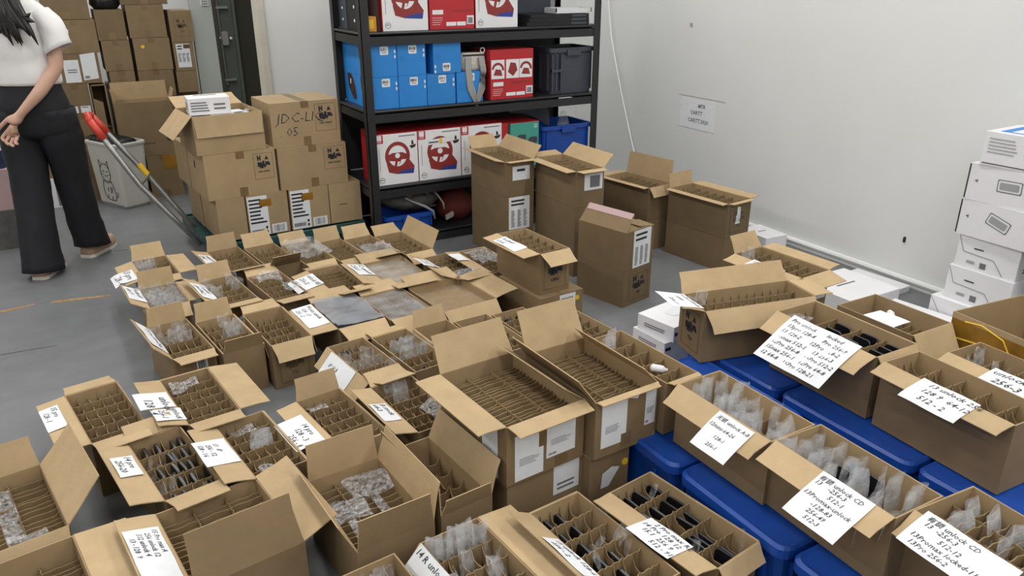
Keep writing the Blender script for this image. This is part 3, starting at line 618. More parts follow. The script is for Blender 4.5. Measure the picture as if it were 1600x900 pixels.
for i in range(3):
    c = solid('bf%d' % i, 'flat_black_box', ['bottom', 'middle', 'top'][i] + ' flat black box of the stack on the top shelf', 'box', (2.70 + .004 * i, 4.22, i - 1, .44 - .01 * i, .22), zt + i * .0215, .021, 'black_panel', 'flat black boxes'); rect_on(c, 'F', .7, .2, .95, .8, 'grey_plastic', 'edge_print')
c = solid('gbx', 'grey_box', 'grey box behind the flat black stack, top shelf', 'box', (2.66, 4.44, 0, .34, .16), zt, .26, 'clear_grey'); rect_on(c, 'F', .1, .1, .9, .9, 'grey_plastic', 'print')
o = thing('white_tray', 'white shallow tray on the flat black boxes, top shelf', 'tray', (2.82, 4.2, zt + .066)); bx('base', (-.13, -.07, 0), (.13, .07, .006), 'label_white', o)
for a, b in (((-.13, -.07), (.13, -.064)), ((-.13, .064), (.13, .07)), ((-.13, -.07), (-.124, .07)), ((.124, -.07), (.13, .07))): bx('side', (*a, .006), (*b, .03), 'label_white', o)
# bottom shelf: blue crate with a grey bag, dark red bag
crate('plastic_crate', 'small blue plastic crate on the bottom shelf, under the grey bag', 1.53, 4.14, 1.86, 4.40, SZ[0] + .001, .105, 'blue_plastic')
o = thing('grey_bag', 'slumped grey cloth bag with light straps, bottom shelf', 'bag', (1.74, 4.27, SZ[0] + .107)); rings = []
for i in range(9):
    z = i / 8; r = math.sin(math.pi * min(.97, z * .8 + .18)); rings.append([((.19 * r + .02 * noise.noise(Vector((math.cos(a) * 2, math.sin(a) * 2, z * 4)))) * math.cos(a) + (.03 - .06 * z), (.11 * r + .02 * noise.noise(Vector((math.cos(a) * 2, math.sin(a) * 2, z * 4 + 7)))) * math.sin(a), z * .165) for a in [2 * math.pi * k / 20 for k in range(20)]])
G().loft(rings).out('body', 'cloth_grey', o, True)
G().loft([[(-.06 + .14 * q + .0, -.12 - .01 * math.sin(q * 3), .11 - .02 * q + .05 * math.sin(q * 2.6) + s) for s in (.02, -.02, -.018, .022)] for q in [k / 8 for k in range(9)]]).out('strap', 'strap_grey', o, True)
G().tube([(-.07, -.115, .10), (-.02, -.125, .07), (.05, -.128, .035), (.1, -.13, 0), (.11, -.132, -.05)], [.006, .006, .009, .008, .006], 6).out('strap', 'strap_grey', o, True)
G().tube([(.10, -.09, .15), (.14, -.12, .09), (.17, -.13, .04), (.175, -.13, .0)], .006, 6).out('strap', 'strap_grey', o, True)
o = thing('red_bag', 'dark red bag with grey buckle, bottom shelf', 'bag', (2.05, 4.28, SZ[0] + .001)); rings = []
for i in range(8):
    z = i / 7; r = math.sin(math.pi * min(.95, z * .75 + .22)); rings.append([(.13 * r * math.cos(a) * (1 + .15 * noise.noise(Vector((math.cos(a), math.sin(a), z * 3)))), .12 * r * math.sin(a), z * .22) for a in [2 * math.pi * k / 16 for k in range(16)]])
G().loft(rings).out('body', 'red_cloth', o, True); G().prism(rrect(.05, .03, .006), -.145, -.13, lambda a, b, q: (-.10 + a, q, .06 + b + a * .4)).out('buckle', 'strap_grey', o)
# ------------------------------------------------------------------ cart with cartons
def bl(x, y, an, W, L):   # front-left corner -> centre form
    a = R(an); return (x + W / 2 * math.cos(a) - L / 2 * math.sin(a), y + W / 2 * math.sin(a) + L / 2 * math.cos(a), an, W, L)
cx_, cy_, an_, CW, CL = bl(.605, 4.19, 4, .83, .72)
o = thing('platform_cart', 'green platform cart with folded steel handle under brown cartons', 'cart', (cx_, cy_, 0), an_)
bx('deck', (-CW / 2, -CL / 2, .125), (CW / 2, CL / 2, .14), 'cart_green', o)
for y in (-CL / 2, CL / 2): bx('side_rail', (-CW / 2 - .02, y - .012, .10), (CW / 2 + .01, y + .012, .15), 'cart_green', o)
for x in (-CW / 2 - .02, CW / 2): bx('end_rail', (x - .012, -CL / 2, .10), (x + .012, CL / 2, .152), 'cart_green', o)
for x in (-1, 1):
    for y in (-1, 1):
        wx, wy = x * (CW / 2 - .09), y * (CL / 2 - .08); f = link('wheel', None, o); bpy.data.objects.remove(f)
        wh = G().tube([(wx, wy - .016, .05), (wx, wy + .016, .05)], .05, 16).out('wheel', 'black_panel', o); bx('fork', (wx - .025, wy - .022, .05), (wx + .025, wy + .022, .125), 'steel', o)
HB = [(-CW / 2 - .02, 4.60 - cy_, .10), (-CW / 2 - .02, 4.76 - cy_, .10)]
inv = (Matrix.Translation((cx_, cy_, 0)) @ Matrix.Rotation(R(an_), 4, 'Z')).inverted()
for p0, p1, p2 in (((.575, 4.60, .10), (.365, 4.70, .455), (.14, 4.76, .80)), ((.545, 4.42, .10), (.30, 4.50, .455), (.125, 4.58, .80))):
    a, m_, b = [inv @ Vector(p) for p in (p0, p1, p2)]; G().tube([a, a.lerp(m_, .5), m_, m_.lerp(b, .5), b], .0145, 10).out('handle_tube', 'steel', o, True)
    G().tube([b.lerp(m_, .28), b], .02, 10).out('handle_grip', 'red_rubber', o, True)
b0, b1 = inv @ Vector((.14, 4.76, .80)), inv @ Vector((.125, 4.58, .80)); G().tube([b0, b0.lerp(b1, .5) + Vector((-.01, 0, .015)), b1], .02, 10).out('handle_grip', 'red_rubber', o, True)
b0, b1 = inv @ Vector((.365, 4.70, .455)), inv @ Vector((.30, 4.50, .455)); G().tube([b0, b1], .01, 8).out('handle_crossbar', 'steel', o)
b = inv @ Vector((.325, 4.711, .523)); a_ = inv @ Vector((.360, 4.7015, .463)); G().tube([b, a_], .0165, 10).out('yellow_tape', 'yellow', o)
zc = .153; q = 'cartons on the cart'
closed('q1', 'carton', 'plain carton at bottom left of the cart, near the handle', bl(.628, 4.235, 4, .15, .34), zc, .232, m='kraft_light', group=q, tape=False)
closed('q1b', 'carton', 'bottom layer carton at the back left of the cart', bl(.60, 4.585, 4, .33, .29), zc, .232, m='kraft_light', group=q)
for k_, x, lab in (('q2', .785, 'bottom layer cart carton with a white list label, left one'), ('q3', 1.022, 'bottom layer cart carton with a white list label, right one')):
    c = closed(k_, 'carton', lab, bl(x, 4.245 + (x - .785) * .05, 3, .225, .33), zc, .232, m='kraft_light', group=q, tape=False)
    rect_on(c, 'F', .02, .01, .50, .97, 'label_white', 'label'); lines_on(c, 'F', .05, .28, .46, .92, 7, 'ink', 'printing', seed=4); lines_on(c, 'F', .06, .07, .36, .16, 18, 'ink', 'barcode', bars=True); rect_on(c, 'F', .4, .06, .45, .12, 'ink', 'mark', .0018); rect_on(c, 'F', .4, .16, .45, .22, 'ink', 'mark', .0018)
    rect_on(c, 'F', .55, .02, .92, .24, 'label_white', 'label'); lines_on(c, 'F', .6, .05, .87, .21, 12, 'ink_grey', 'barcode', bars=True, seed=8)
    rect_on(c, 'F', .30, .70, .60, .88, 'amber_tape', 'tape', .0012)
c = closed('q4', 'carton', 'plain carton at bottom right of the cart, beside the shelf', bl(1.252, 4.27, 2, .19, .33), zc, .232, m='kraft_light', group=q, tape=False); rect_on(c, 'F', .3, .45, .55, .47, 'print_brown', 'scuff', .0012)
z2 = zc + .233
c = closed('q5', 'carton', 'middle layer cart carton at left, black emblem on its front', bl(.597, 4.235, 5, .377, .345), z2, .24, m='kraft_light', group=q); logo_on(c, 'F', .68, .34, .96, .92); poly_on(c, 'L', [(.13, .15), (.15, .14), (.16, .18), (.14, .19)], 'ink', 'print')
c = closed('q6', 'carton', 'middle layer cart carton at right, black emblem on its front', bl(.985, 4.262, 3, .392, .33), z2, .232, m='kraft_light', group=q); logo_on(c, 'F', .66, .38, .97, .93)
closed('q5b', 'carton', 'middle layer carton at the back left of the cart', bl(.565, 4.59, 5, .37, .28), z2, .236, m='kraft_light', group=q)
z3_ = z2 + .241
c = carton('q7', 'open_carton', 'open carton full of white boxes on top of the cart', bl(.575, 4.25, 5, .36, .335), z3_, .20, {'L': (138, .15), 'F': (178, .11), 'B': 80}, m='kraft_light', group=q)
for i, (x, y, w_, l_, zz, rz) in enumerate(((-.115, -.02, .10, .22, .12, 4), (.0, .0, .1, .2, .135, -6), (.11, .01, .1, .22, .125, 9))):
    cc = solid('wq%d' % i, 'white_box', ['left', 'middle', 'right'][i] + ' white box lying inside the open carton on the cart', 'box', (0, 0, 0, w_, l_), 0, .05, 'white_print', 'white boxes in the cart carton'); cc['o'].matrix_world = c['M'] @ Matrix.Translation((x, y, zz)) @ Matrix.Rotation(R(rz), 4, 'Z'); lines_on(cc, 'T', .2, .3, .8, .6, 3, 'ink_grey', 'printing')
cc = solid('wq9', 'white_box', 'white printed box sitting high on the open cart carton', 'box', (0, 0, 0, .21, .15), 0, .085, 'white_print'); cc['o'].matrix_world = c['M'] @ Matrix.Translation((-.045, .02, .188)) @ Matrix.Rotation(R(-8), 4, 'Z')
lines_on(cc, 'F', .06, .15, .5, .8, 4, 'ink_grey', 'printing', seed=5); lines_on(cc, 'F', .6, .2, .9, .7, 2, 'ink_grey', 'printing', seed=6); rect_on(cc, 'T', .2, .75, .75, .85, 'ink', 'slot_print'); lines_on(cc, 'L', .2, .2, .8, .7, 3, 'ink_grey', 'printing', seed=2)
for i in range(3):
    tag(place('shredded_paper', sleeve_me(.06, .05, 'frosted', i), c, (.08 + .03 * i, -.06 + .05 * i, .165), (60, 20 * i, 40 * i)), ['left', 'middle', 'right'][i] + ' scrap of white film at right in the open cart carton', 'plastic film')
c = closed('q8', 'carton', 'top right cart carton with handwriting beside its emblem', bl(.972, 4.275, 3, .385, .335), z2 + .233, .24, m='kraft_light', group=q); logo_on(c, 'F', .64, .30, .95, .92)
text_on(c, 'F', 'JDC-LIQ', .06, .76, .075, 'ink_pen', 'handwriting', shear=.2, bold=-.012); text_on(c, 'F', '. 05', .12, .44, .07, 'ink_pen', 'handwriting', shear=.1, bold=-.012)
c = closed('q9', 'carton', 'narrow carton behind the cart stack, beside the shelf', (1.385, 4.72, 3, .1, .18), z2, .3, m='kraft_light', group=q)
closed('q9b', 'carton', 'carton under the narrow one behind the cart stack', (1.36, 4.74, 3, .14, .2), zc, .232, m='kraft_light', group=q)

# ------------------------------------------------------------------ bin with a drawn cat
B_, A_, C_ = Vector((.274, 5.769)), Vector((.141, 6.031)), Vector((.437, 5.85))
ctr = (A_ + C_) / 2; o = thing('waste_bin', 'cream plastic waste bin with a drawn cat, black liner', 'bin', (ctr.x, ctr.y, 0), 27)
bw, bl_ = .195, .30; g = G()
def rr(s, z): return [(a * s, b * s, z) for a, b in rrect(bw, bl_, .022, 3)]
g.loft([rr(.90, 0), rr(1.0, .02), rr(1.16, .43), rr(1.13, .43), rr(.9, .03)]); g.out('body', 'bin_plastic', o)
g = G().loft([rr(1.2, .43), rr(1.22, .445), rr(1.19, .452), rr(1.06, .452), rr(1.06, .42)], False); g.out('rim', 'bin_plastic', o)
g = G()
g.loft([[(x * .6 - .01 + .004 * math.sin(7 * i), y * 1.02 + .02, z) for i, (x, y, _) in enumerate(rr(s, 0))] for s, z in ((1.22, .425), (1.27, .45), (1.2, .47), (1.05, .475), (.9, .43))], True); g.out('liner', 'black_bag', o, True)
bx('foot_band', (-bw / 2 * .985 - .004, -bl_ / 2 * .93, .018), (-bw / 2 * .96, bl_ / 2 * .93, .026), 'ink_grey', o)
# cat drawing: strokes on the left face
def cat_pt(a, b): 
    s = 1 + .16 * (b - .02) / .41; return (-bw / 2 * s - .0015, -a * 1.0, b)
g = G()
def stroke(pts, r=.0022): g.tube([cat_pt(a, b) for a, b in pts], r, 5)
head = [(.0 + .058 * math.cos(t_), .245 + .062 * math.sin(t_)) for t_ in [2 * math.pi * k / 16 for k in range(17)]]
stroke(head); stroke([(-.052, .275), (-.055, .33), (-.025, .302)]); stroke([(.052, .275), (.048, .33), (.02, .302)])
body = [(-.045, .19), (-.06, .14), (-.058, .09), (-.035, .06), (.02, .05), (.06, .055), (.075, .09), (.066, .14), (.045, .19)]
stroke(body); stroke([(.07, .08), (.095, .085), (.10, .11), (.085, .115)]); stroke([(-.045, .19), (-.02, .175), (.02, .175), (.045, .19)]); stroke([(-.03, .06), (-.02, .085)]); stroke([(.02, .05), (.025, .08)])
stroke([(-.035, .25), (-.022, .258), (-.01, .25)]); stroke([(.012, .25), (.024, .258), (.036, .25)]); stroke([(-.015, .225), (0, .218), (.015, .225)]); stroke([(-.05, .235), (-.03, .23)]); stroke([(.05, .235), (.03, .23)]); stroke([(-.01, .11), (-.005, .14)]); stroke([(.02, .10), (.025, .15)]); stroke([(.035, .11), (.04, .145)])
g.out('cat_drawing', 'ink', o)

# ------------------------------------------------------------------ carton pile at the back
def pile(key, label, x0, x1, z0, z1, y0=6.22, L=.3, an=0, tape=True):
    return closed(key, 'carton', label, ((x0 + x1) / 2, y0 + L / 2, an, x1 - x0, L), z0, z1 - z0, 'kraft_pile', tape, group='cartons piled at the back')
pile('r22', 'bottom carton of the pile, beside the bin', .0, .215, 0, .19, 6.16); pile('r21', 'carton second from the floor in the pile, beside the bin', .0, .20, .191, .41, 6.17)
pile('r5', 'small carton of the pile just above the bin', .03, .20, .411, .598); c = pile('r4', 'carton with two small white labels above the cart handle', .035, .205, .60, .80)
for a in (.12, .58): rect_on(c, 'F', a, .03, a + .36, .26, 'label_white', 'label'); lines_on(c, 'F', a + .04, .19, a + .3, .24, 1, 'ink', 'printing')
c = pile('r3', 'pile carton carrying two large white shipping labels', .05, .30, .802, 1.0)
rect_on(c, 'F', .12, .05, .50, .80, 'label_white', 'label'); rect_on(c, 'F', .56, .10, .93, .97, 'label_white', 'label', skew=.01); lines_on(c, 'F', .2, .35, .45, .5, 2, 'ink_grey', 'printing'); lines_on(c, 'F', .6, .16, .72, .25, 8, 'ink', 'barcode', bars=True)
pile('r2', 'wide pile carton with a white scuff, beside the sleeve', .06, .32, 1.002, 1.217); CA['r2'] and rect_on(CA['r2'], 'F', .33, .62, .36, .72, 'label_white', 'scuff', .0014)
pile('r1', 'top left carton of the pile, cut by the picture edge', .02, .30, 1.22, 1.42)
pile('r8', 'small pale carton low in the middle of the pile', .35, .51, .768, .872); pile('r7', 'middle carton of the second pile column', .335, .51, .874, 1.077); pile('r6', 'upper carton of the second pile column', .325, .505, 1.079, 1.276)
pile('r11', 'lowest visible carton of the third pile column', .532, .765, .68, .866); c = pile('r10', 'third column pile carton with a yellow sticker', .534, .772, .868, 1.086); pile('r9', 'upper carton of the third pile column', .524, .765, 1.088, 1.305)
G().tube([(-.06, -.1502, .16), (-.06, -.152, .16)], .012, 12).out('sticker', 'yellow', c['o'])
c = pile('r14', 'dark carton low in the pile next to the door', .785, .925, .70, .849, tape=False); rect_on(c, 'F', .4, .55, .7, .6, 'tape', 'tape'); c = pile('r13', 'pile carton with a white list label next to the door', .79, .928, .851, 1.049, tape=False)
rect_on(c, 'F', .14, .12, .80, .94, 'label_white', 'label'); [lines_on(c, 'F', q_, .3, q_ + .14, .62, 8, 'ink', 'printing', seed=2) for q_ in (.2, .4, .6)]; rect_on(c, 'F', .5, .78, .82, .92, 'print_brown', 'tape', .0018); lines_on(c, 'F', .2, .72, .45, .9, 2, 'ink', 'printing')
c = pile('r12', 'pile carton with a framed emblem next to the door', .79, .945, 1.051, 1.262, tape=False); logo_on(c, 'F', .2, .18, .82, .78, words='TH', m='print_brown')
for k_, x0, x1, zt_, n_ in (('rB', .33, .51, .767, 'second'), ('rC', .53, .76, .679, 'third'), ('rD', .785, .925, .699, 'fourth')):
    pile(k_ + '0', f'carton at the foot of the {n_} pile column', x0, x1, 0, zt_ / 2 - .001, 6.45, .25); pile(k_ + '1', f'carton second from the floor in the {n_} pile column', x0, x1, zt_ / 2, zt_, 6.3, .3)
pile('r15', 'flat carton on top of the third pile column', .50, .80, 1.307, 1.42); 
tag(G().loft([[(.41 + r * 1.3 * math.cos(a), 6.32 + r * math.sin(a), z) for a in [2 * math.pi * k / 12 for k in range(12)]] for r, z in ((.055, 1.278), (.075, 1.31), (.07, 1.36), (.04, 1.41))]).out('dark_bag', 'black_bag', None, True), 'dark plastic bag on top of the second pile column', 'bag')
# open cartons in front of the pile
c = carton('r17', 'open_carton', 'large open carton with its back flap raised, behind the bin', (.515, 6.1, 0, .37, .17), .305, .375, {'B': (0, .12), 'L': (3, .08), 'R': (20, .08)}, m='kraft_pile')
poly_on(c, 'F', [(.30, .10), (.33, .09), (.345, .13), (.32, .15), (.30, .14)], 'ink', 'print'); rect_on(c, 'F', .1, .22, .6, .24, 'print_brown', 'print', .0012)
closed('r18', 'carton', 'carton with amber tape under the large open carton', (.58, 6.1, 0, .215, .17), 0, .304, 'kraft_pile'); rect_on(CA['r18'], 'F', .5, .66, .95, .98, 'amber_tape', 'tape', .0015)
closed('r18b', 'carton', 'plain carton behind the bin, under the large open carton', (.405, 6.165, 0, .11, .05), 0, .304, 'kraft_pile')
o = thing('open_carton', 'carton lying open on its side, left of the large open carton', 'carton', (.262, 6.3, .50))
for a, b in (((-.045, -.12, 0), (.045, .12, .004)), ((-.045, -.12, .286), (.045, .12, .29)), ((-.045, -.12, 0), (-.041, .12, .29)), ((.041, -.12, 0), (.045, .12, .29)), ((-.045, .116, 0), (.045, .12, .29))): bx('panel', a, b, 'kraft_pile', o)
G().loft([[(-.041, -.12, .0), (-.041, -.12, .2), (-.039, -.12, .2), (-.039, -.12, 0)], [(.01, -.17, .01), (.01, -.17, .18), (.012, -.17, .18), (.012, -.17, .01)]]).out('flap', 'kraft_pile', o)
closed('r19b', 'carton', 'carton under the one lying open on its side', (.262, 6.36, 0, .1, .2), 0, .499, 'kraft_pile')
# things seen past the person's legs
c = solid('ps1', 'white_carton', 'white carton with a grey panel seen between the trouser legs', 'carton', (-.13, 6.2, 0, .19, .26), 0, .20, 'white_print'); rect_on(c, 'F', .55, .05, .95, .95, 'ink_grey', 'label')
c = closed('ps2', 'carton', 'brown carton seen between the trouser legs', (-.13, 6.22, 0, .2, .26), .201, .11, 'kraft_pile', False)
c = solid('ps3', 'white_carton', 'white carton on a brown one, seen between the legs', 'carton', (-.13, 6.23, 0, .18, .24), .312, .2, 'white_print'); rect_on(c, 'F', .1, .1, .4, .4, 'ink_grey', 'label')
c = solid('ps4', 'pink_box', 'dusty pink box at the left edge, behind the person', 'box', (-.45, 5.35, 0, .26, .26), .232, .235, 'pink_box'); rect_on(c, 'T', .1, .1, .9, .9, 'pink_box', 'lid')
c = solid('ps5', 'grey_carton', 'grey carton under the pink box at the left edge', 'carton', (-.45, 5.35, 0, .28, .28), 0, .231, 'cloth_grey'); rect_on(c, 'F', .1, .4, .5, .7, 'grey_plastic', 'print')
o = thing('folded_clothes', 'navy folded clothes on the pink box at the left edge', 'clothes', (-.45, 5.35, .468))
for i in range(5): G().prism(rrect(.25 - .01 * (i % 2), .22, .04), i * .05, i * .05 + .048).out('garment', 'navy_cloth' if i != 2 else 'label_white', o)
for i in range(3): closed('bg%d' % i, 'carton', ['bottom', 'middle', 'top'][i] + ' carton of the stack hidden behind the person', (-.52, 6.3, 0, .4, .3), i * .42, .419, 'kraft_pile', group='cartons piled at the back')
# ------------------------------------------------------------------ the person
pr = thing('person', 'person in white shirt and black wide trousers walking away, hand behind back', 'person', (-.105, 4.737, 0), -30)
SK = dict(
 pelvis=((0, 0, .90), .13, .09), belly=((0, .0, 1.03), .115, .08), chest=((0, .01, 1.20), .135, .09), top=((0, .0, 1.33), .07, .05), neck=((0, .01, 1.40), .048, .048), neck2=((0, .025, 1.45), .047, .047),
 jaw=((0, .045, 1.49), .06, .065), head=((0, .04, 1.55), .074, .088), crown=((0, .03, 1.62), .06, .07), nose=((0, .125, 1.53), .012, .012),
 rs=((.16, 0, 1.305), .04, .04), re=((.185, -.045, 1.075), .036, .036), rf=((.115, -.13, .955), .032, .032), rw=((.03, -.175, .862), .023, .019),
 rp=((.0, -.185, .825), .034, .018), rk=((-.025, -.19, .785), .036, .016),
 rt1=((-.03, -.20, .835), .012, .012), rt2=((-.065, -.205, .805), .010, .010), rt3=((-.085, -.205, .785), .008, .008),
 r11=((-.055, -.195, .770), .010, .010), r12=((-.075, -.205, .745), .0095, .0095), r13=((-.055, -.215, .730), .0085, .0085),
 r21=((-.040, -.195, .755), .010, .010), r22=((-.058, -.21, .726), .0095, .0095), r23=((-.035, -.22, .715), .0085, .0085),
 r31=((-.020, -.195, .748), .010, .010), r32=((-.035, -.212, .716), .0095, .0095), r33=((-.012, -.222, .708), .0085, .0085),
 r41=((-.003, -.192, .752), .009, .009), r42=((-.010, -.212, .722), .0085, .0085), r43=((.008, -.218, .718), .0075, .0075),
 ls=((-.16, 0, 1.305), .04, .04), le=((-.215, -.03, 1.08), .036, .036), lf=((-.225, .03, .96), .031, .031), lw=((-.225, .08, .86), .021, .021), lp=((-.222, .095, .82), .034, .018), lk=((-.22, .105, .785), .034, .016),
 lt1=((-.205, .125, .82), .011, .011), lt2=((-.2, .145, .79), .009, .009),
 l11=((-.213, .125, .765), .009, .009), l12=((-.21, .135, .735), .008, .008), l21=((-.218, .115, .755), .009, .009), l22=((-.215, .125, .722), .008, .008), l31=((-.224, .105, .755), .009, .009), l32=((-.222, .112, .724), .008, .008), l41=((-.23, .095, .762), .008, .008), l42=((-.228, .1, .738), .007, .007),
 rh=((.085, .02, .84), .085, .085), rkn=((.065, .09, .48), .055, .055), ra=((.045, .17, .085), .036, .036), rb=((.047, .215, .045), .035, .028), rto=((.06, .30, .03), .03, .018),
 lh=((-.085, -.02, .84), .085, .085), lkn=((-.065, -.06, .48), .055, .055), la=((-.05, -.18, .085), .036, .036), lb=((-.05, -.13, .045), .035, .028), lto=((-.052, -.04, .03), .03, .018))
ED = 'pelvis-belly belly-chest chest-top top-neck neck-neck2 neck2-jaw jaw-head head-crown head-nose top-rs rs-re re-rf rf-rw rw-rp rp-rk rp-rt1 rt1-rt2 rt2-rt3 rk-r11 r11-r12 r12-r13 rk-r21 r21-r22 r22-r23 rk-r31 r31-r32 r32-r33 rk-r41 r41-r42 r42-r43 top-ls ls-le le-lf lf-lw lw-lp lp-lk lp-lt1 lt1-lt2 lk-l11 l11-l12 lk-l21 l21-l22 lk-l31 l31-l32 lk-l41 l41-l42 pelvis-rh rh-rkn rkn-ra ra-rb rb-rto pelvis-lh lh-lkn lkn-la la-lb lb-lto'.split()
keys = list(SK); me = bpy.data.meshes.new('body'); me.from_pydata([SK[k][0] for k in keys], [tuple(keys.index(q) for q in e.split('-')) for e in ED], []); me.materials.append(M['skin'])
bo = link('body', me, pr); sm = bo.modifiers.new('skin', 'SKIN'); sm.use_smooth_shade = True; sb = bo.modifiers.new('sub', 'SUBSURF'); sb.levels = 2; sb.render_levels = 2
for i, k in enumerate(keys): me.skin_vertices[0].data[i].radius = SK[k][1:]; me.skin_vertices[0].data[i].use_root = (k == 'pelvis')
def ell(cx, cy, z, rx, ry, n=28, fold=0, seed=0, tilt=(0, 0)):
    r = []
    for k in range(n):
        a = 2 * math.pi * k / n; f = 1 + fold * noise.noise(Vector((math.cos(a) * 2.2, math.sin(a) * 2.2, z * 9 + seed))) + fold * .6 * noise.noise(Vector((math.cos(a) * 5, math.sin(a) * 5, z * 16 + seed)))
        x, y = rx * f * math.cos(a), ry * f * math.sin(a); r.append((cx + x, cy + y, z + tilt[0] * x + tilt[1] * y))
    return r
def lp_(tab, z):
    for (z0, *a), (z1, *b) in zip(tab, tab[1:]):
        if (z0 <= z <= z1) or (z1 <= z <= z0): t_ = (z - z0) / (z1 - z0 + 1e-9); return [p + (q_ - p) * t_ for p, q_ in zip(a, b)]
    return list(tab[-1][1:])
g = G(); tab = [(.985, .0, .0, .158, .118), (1.03, 0, 0, .162, .118), (1.10, 0, 0, .155, .108), (1.2, 0, 0, .168, .112), (1.28, 0, .0, .178, .106), (1.325, 0, 0, .172, .09), (1.36, 0, 0, .145, .08), (1.385, 0, .005, .098, .07), (1.398, 0, .008, .068, .064)]
zs = [.985 + .413 * i / 26 for i in range(27)]
g.loft([ell(*lp_(tab, z)[:2], z, *lp_(tab, z)[2:], 36, .07, 3, (0, 0)) for z in zs], False)
g.loft([ell(0, 0, z, .152 - .05 * (z > .9), .112, 36, .05, 3) for z in (.985, 1.0)], False)
for s in (1, -1):
    P0, P1 = Vector((s * .12, 0, 1.325)), Vector((s * .205, -.03, 1.155)); n_ = 9; rings = []
    for i in range(n_ + 1):
        t_ = i / n_; p = P0.lerp(P1, t_) + Vector((s * .018 * math.sin(math.pi * min(1, t_ * 1.1)), 0, .01 * math.sin(math.pi * t_))); d = (P1 - P0).normalized(); a = d.cross(Vector((0, 1, 0))).normalized(); b = Vector((0, 1, 0))
        r0 = .054 + .012 * t_; rings.append([p + (a * math.cos(q_) + b * math.sin(q_)) * r0 * (1 + .06 * noise.noise(Vector((math.cos(q_) * 2, math.sin(q_) * 2, t_ * 4 + s)))) for q_ in [2 * math.pi * k / 20 for k in range(20)]])
    g.loft(rings, False)
ts = g.out('tshirt', 'tshirt', pr, True); so = ts.modifiers.new('thick', 'SOLIDIFY'); so.thickness = .003
g = G(); tab = [(.74, 0, 0, .178, .125), (.80, 0, -.005, .182, .132), (.88, 0, -.01, .178, .132), (.96, 0, -.004, .155, .112), (1.05, 0, 0, .142, .102)]
g.loft([ell(*lp_(tab, z)[:2], z, *lp_(tab, z)[2:], 36, .035, 11) for z in [.72 + .33 * i / 14 for i in range(15)]], True)
LEG = {1: [(.86, .088, .0, .088, .115), (.70, .085, .03, .092, .115), (.48, .066, .085, .078, .095), (.25, .054, .13, .076, .095), (.06, .05, .175, .08, .11)],
       -1: [(.86, -.088, -.01, .088, .115), (.70, -.088, -.025, .092, .115), (.48, -.072, -.065, .082, .095), (.25, -.058, -.125, .080, .095), (.03, -.048, -.165, .088, .115)]}
for s in (1, -1):
    tb = LEG[s]; z1 = tb[-1][0]; rings = []
    for i in range(25):
        z = .86 + (z1 - .86) * i / 24; a, b, c_, d_ = lp_(tb, z); rings.append(ell(a, b, z, c_, d_, 26, .09, s * 7, (.0, -.18 * (i / 24) ** 2)))
    g.loft(rings, False)
tr = g.out('trousers', 'trousers', pr, True); so = tr.modifiers.new('thick', 'SOLIDIFY'); so.thickness = .004
for s, (x, y, rz) in ((1, (.047, .225, -8)), (-1, (-.05, -.12, 3))):
    shoe = link('shoe', None, pr); bpy.data.objects.remove(shoe); g = G(); ca, sa = math.cos(R(rz)), math.sin(R(rz))
    def T(a, b, z): return (x + a * ca - b * sa, y + a * sa + b * ca, z)
    prof = [(-.115, .03), (-.09, .042), (0, .042), (.07, .048), (.115, .035), (.128, .015)]
    ol = [(w_, b) for b, w_ in prof] + [(-w_, b) for b, w_ in reversed(prof)]
    sh_ = G().loft([[T(a * k, b * (1 if k > .5 else .97), z) for a, b in ol] for k, z in ((1, .016), (1.02, .035), (.86, .06), (.5, .072))]).out('shoe', 'shoe', pr, True)
    G().loft([[T(a * 1.04, b * 1.03, z) for a, b in ol] for z in (0, .018)]).out('sole', 'sole', sh_)
# hair: cap and long falling locks
g = G(); g.loft([[(0 + r * math.cos(a), .02 + .1 * r / .085 * math.sin(a) * (1 if math.sin(a) < 0 else .8), z) for a in [2 * math.pi * k / 22 for k in range(22)]] for r, z in ((.05, 1.44), (.082, 1.49), (.092, 1.56), (.085, 1.62), (.055, 1.665), (.012, 1.682))]); hr = g.out('hair', 'hair', pr, True)
rnd = random.Random(3)
for i in range(26):
    x0 = rnd.uniform(-.08, .075); e = rnd.uniform(-.05, .06); zl = rnd.uniform(1.17, 1.30) if abs(x0) < .06 else rnd.uniform(1.23, 1.33)
    yb = -.105
    G().tube([(x0 * .8, -.06, 1.58), (x0, -.075, 1.48), (x0 + e * .3, -.10, 1.38), (x0 + e * .7 + .015, yb - .015, 1.31), (x0 + e + .03, yb - .02, (zl + 1.3) / 2), (x0 + e + .05, yb - .02, zl)], [.016, .02, .02, .017, .011, .002], 6).out('hair_lock', 'hair', pr, True)
for s in (1, -1):
    G().loft([[(s * (.076 + .008 * q_), .03 + r * .6 * math.cos(a), 1.535 + r * math.sin(a)) for a in [2 * math.pi * k / 10 for k in range(10)]] for q_, r in ((0, .028), (1, .024), (1.6, .012))]).out('ear', 'skin', pr, True)
    G().loft([[(s * .03 + r * math.cos(a), .118, 1.553 + r * .5 * math.sin(a)) for a in [2 * math.pi * k / 10 for k in range(10)]] for r in (.013, .004)]).out('eye', 'ink', pr)
G().loft([[(r * 2.2 * math.cos(a), .112 + .004 * (r < .008), 1.497 + r * .5 * math.sin(a)) for a in [2 * math.pi * k / 10 for k in range(10)]] for r in (.011, .005)]).out('mouth', 'wheel_red', pr)
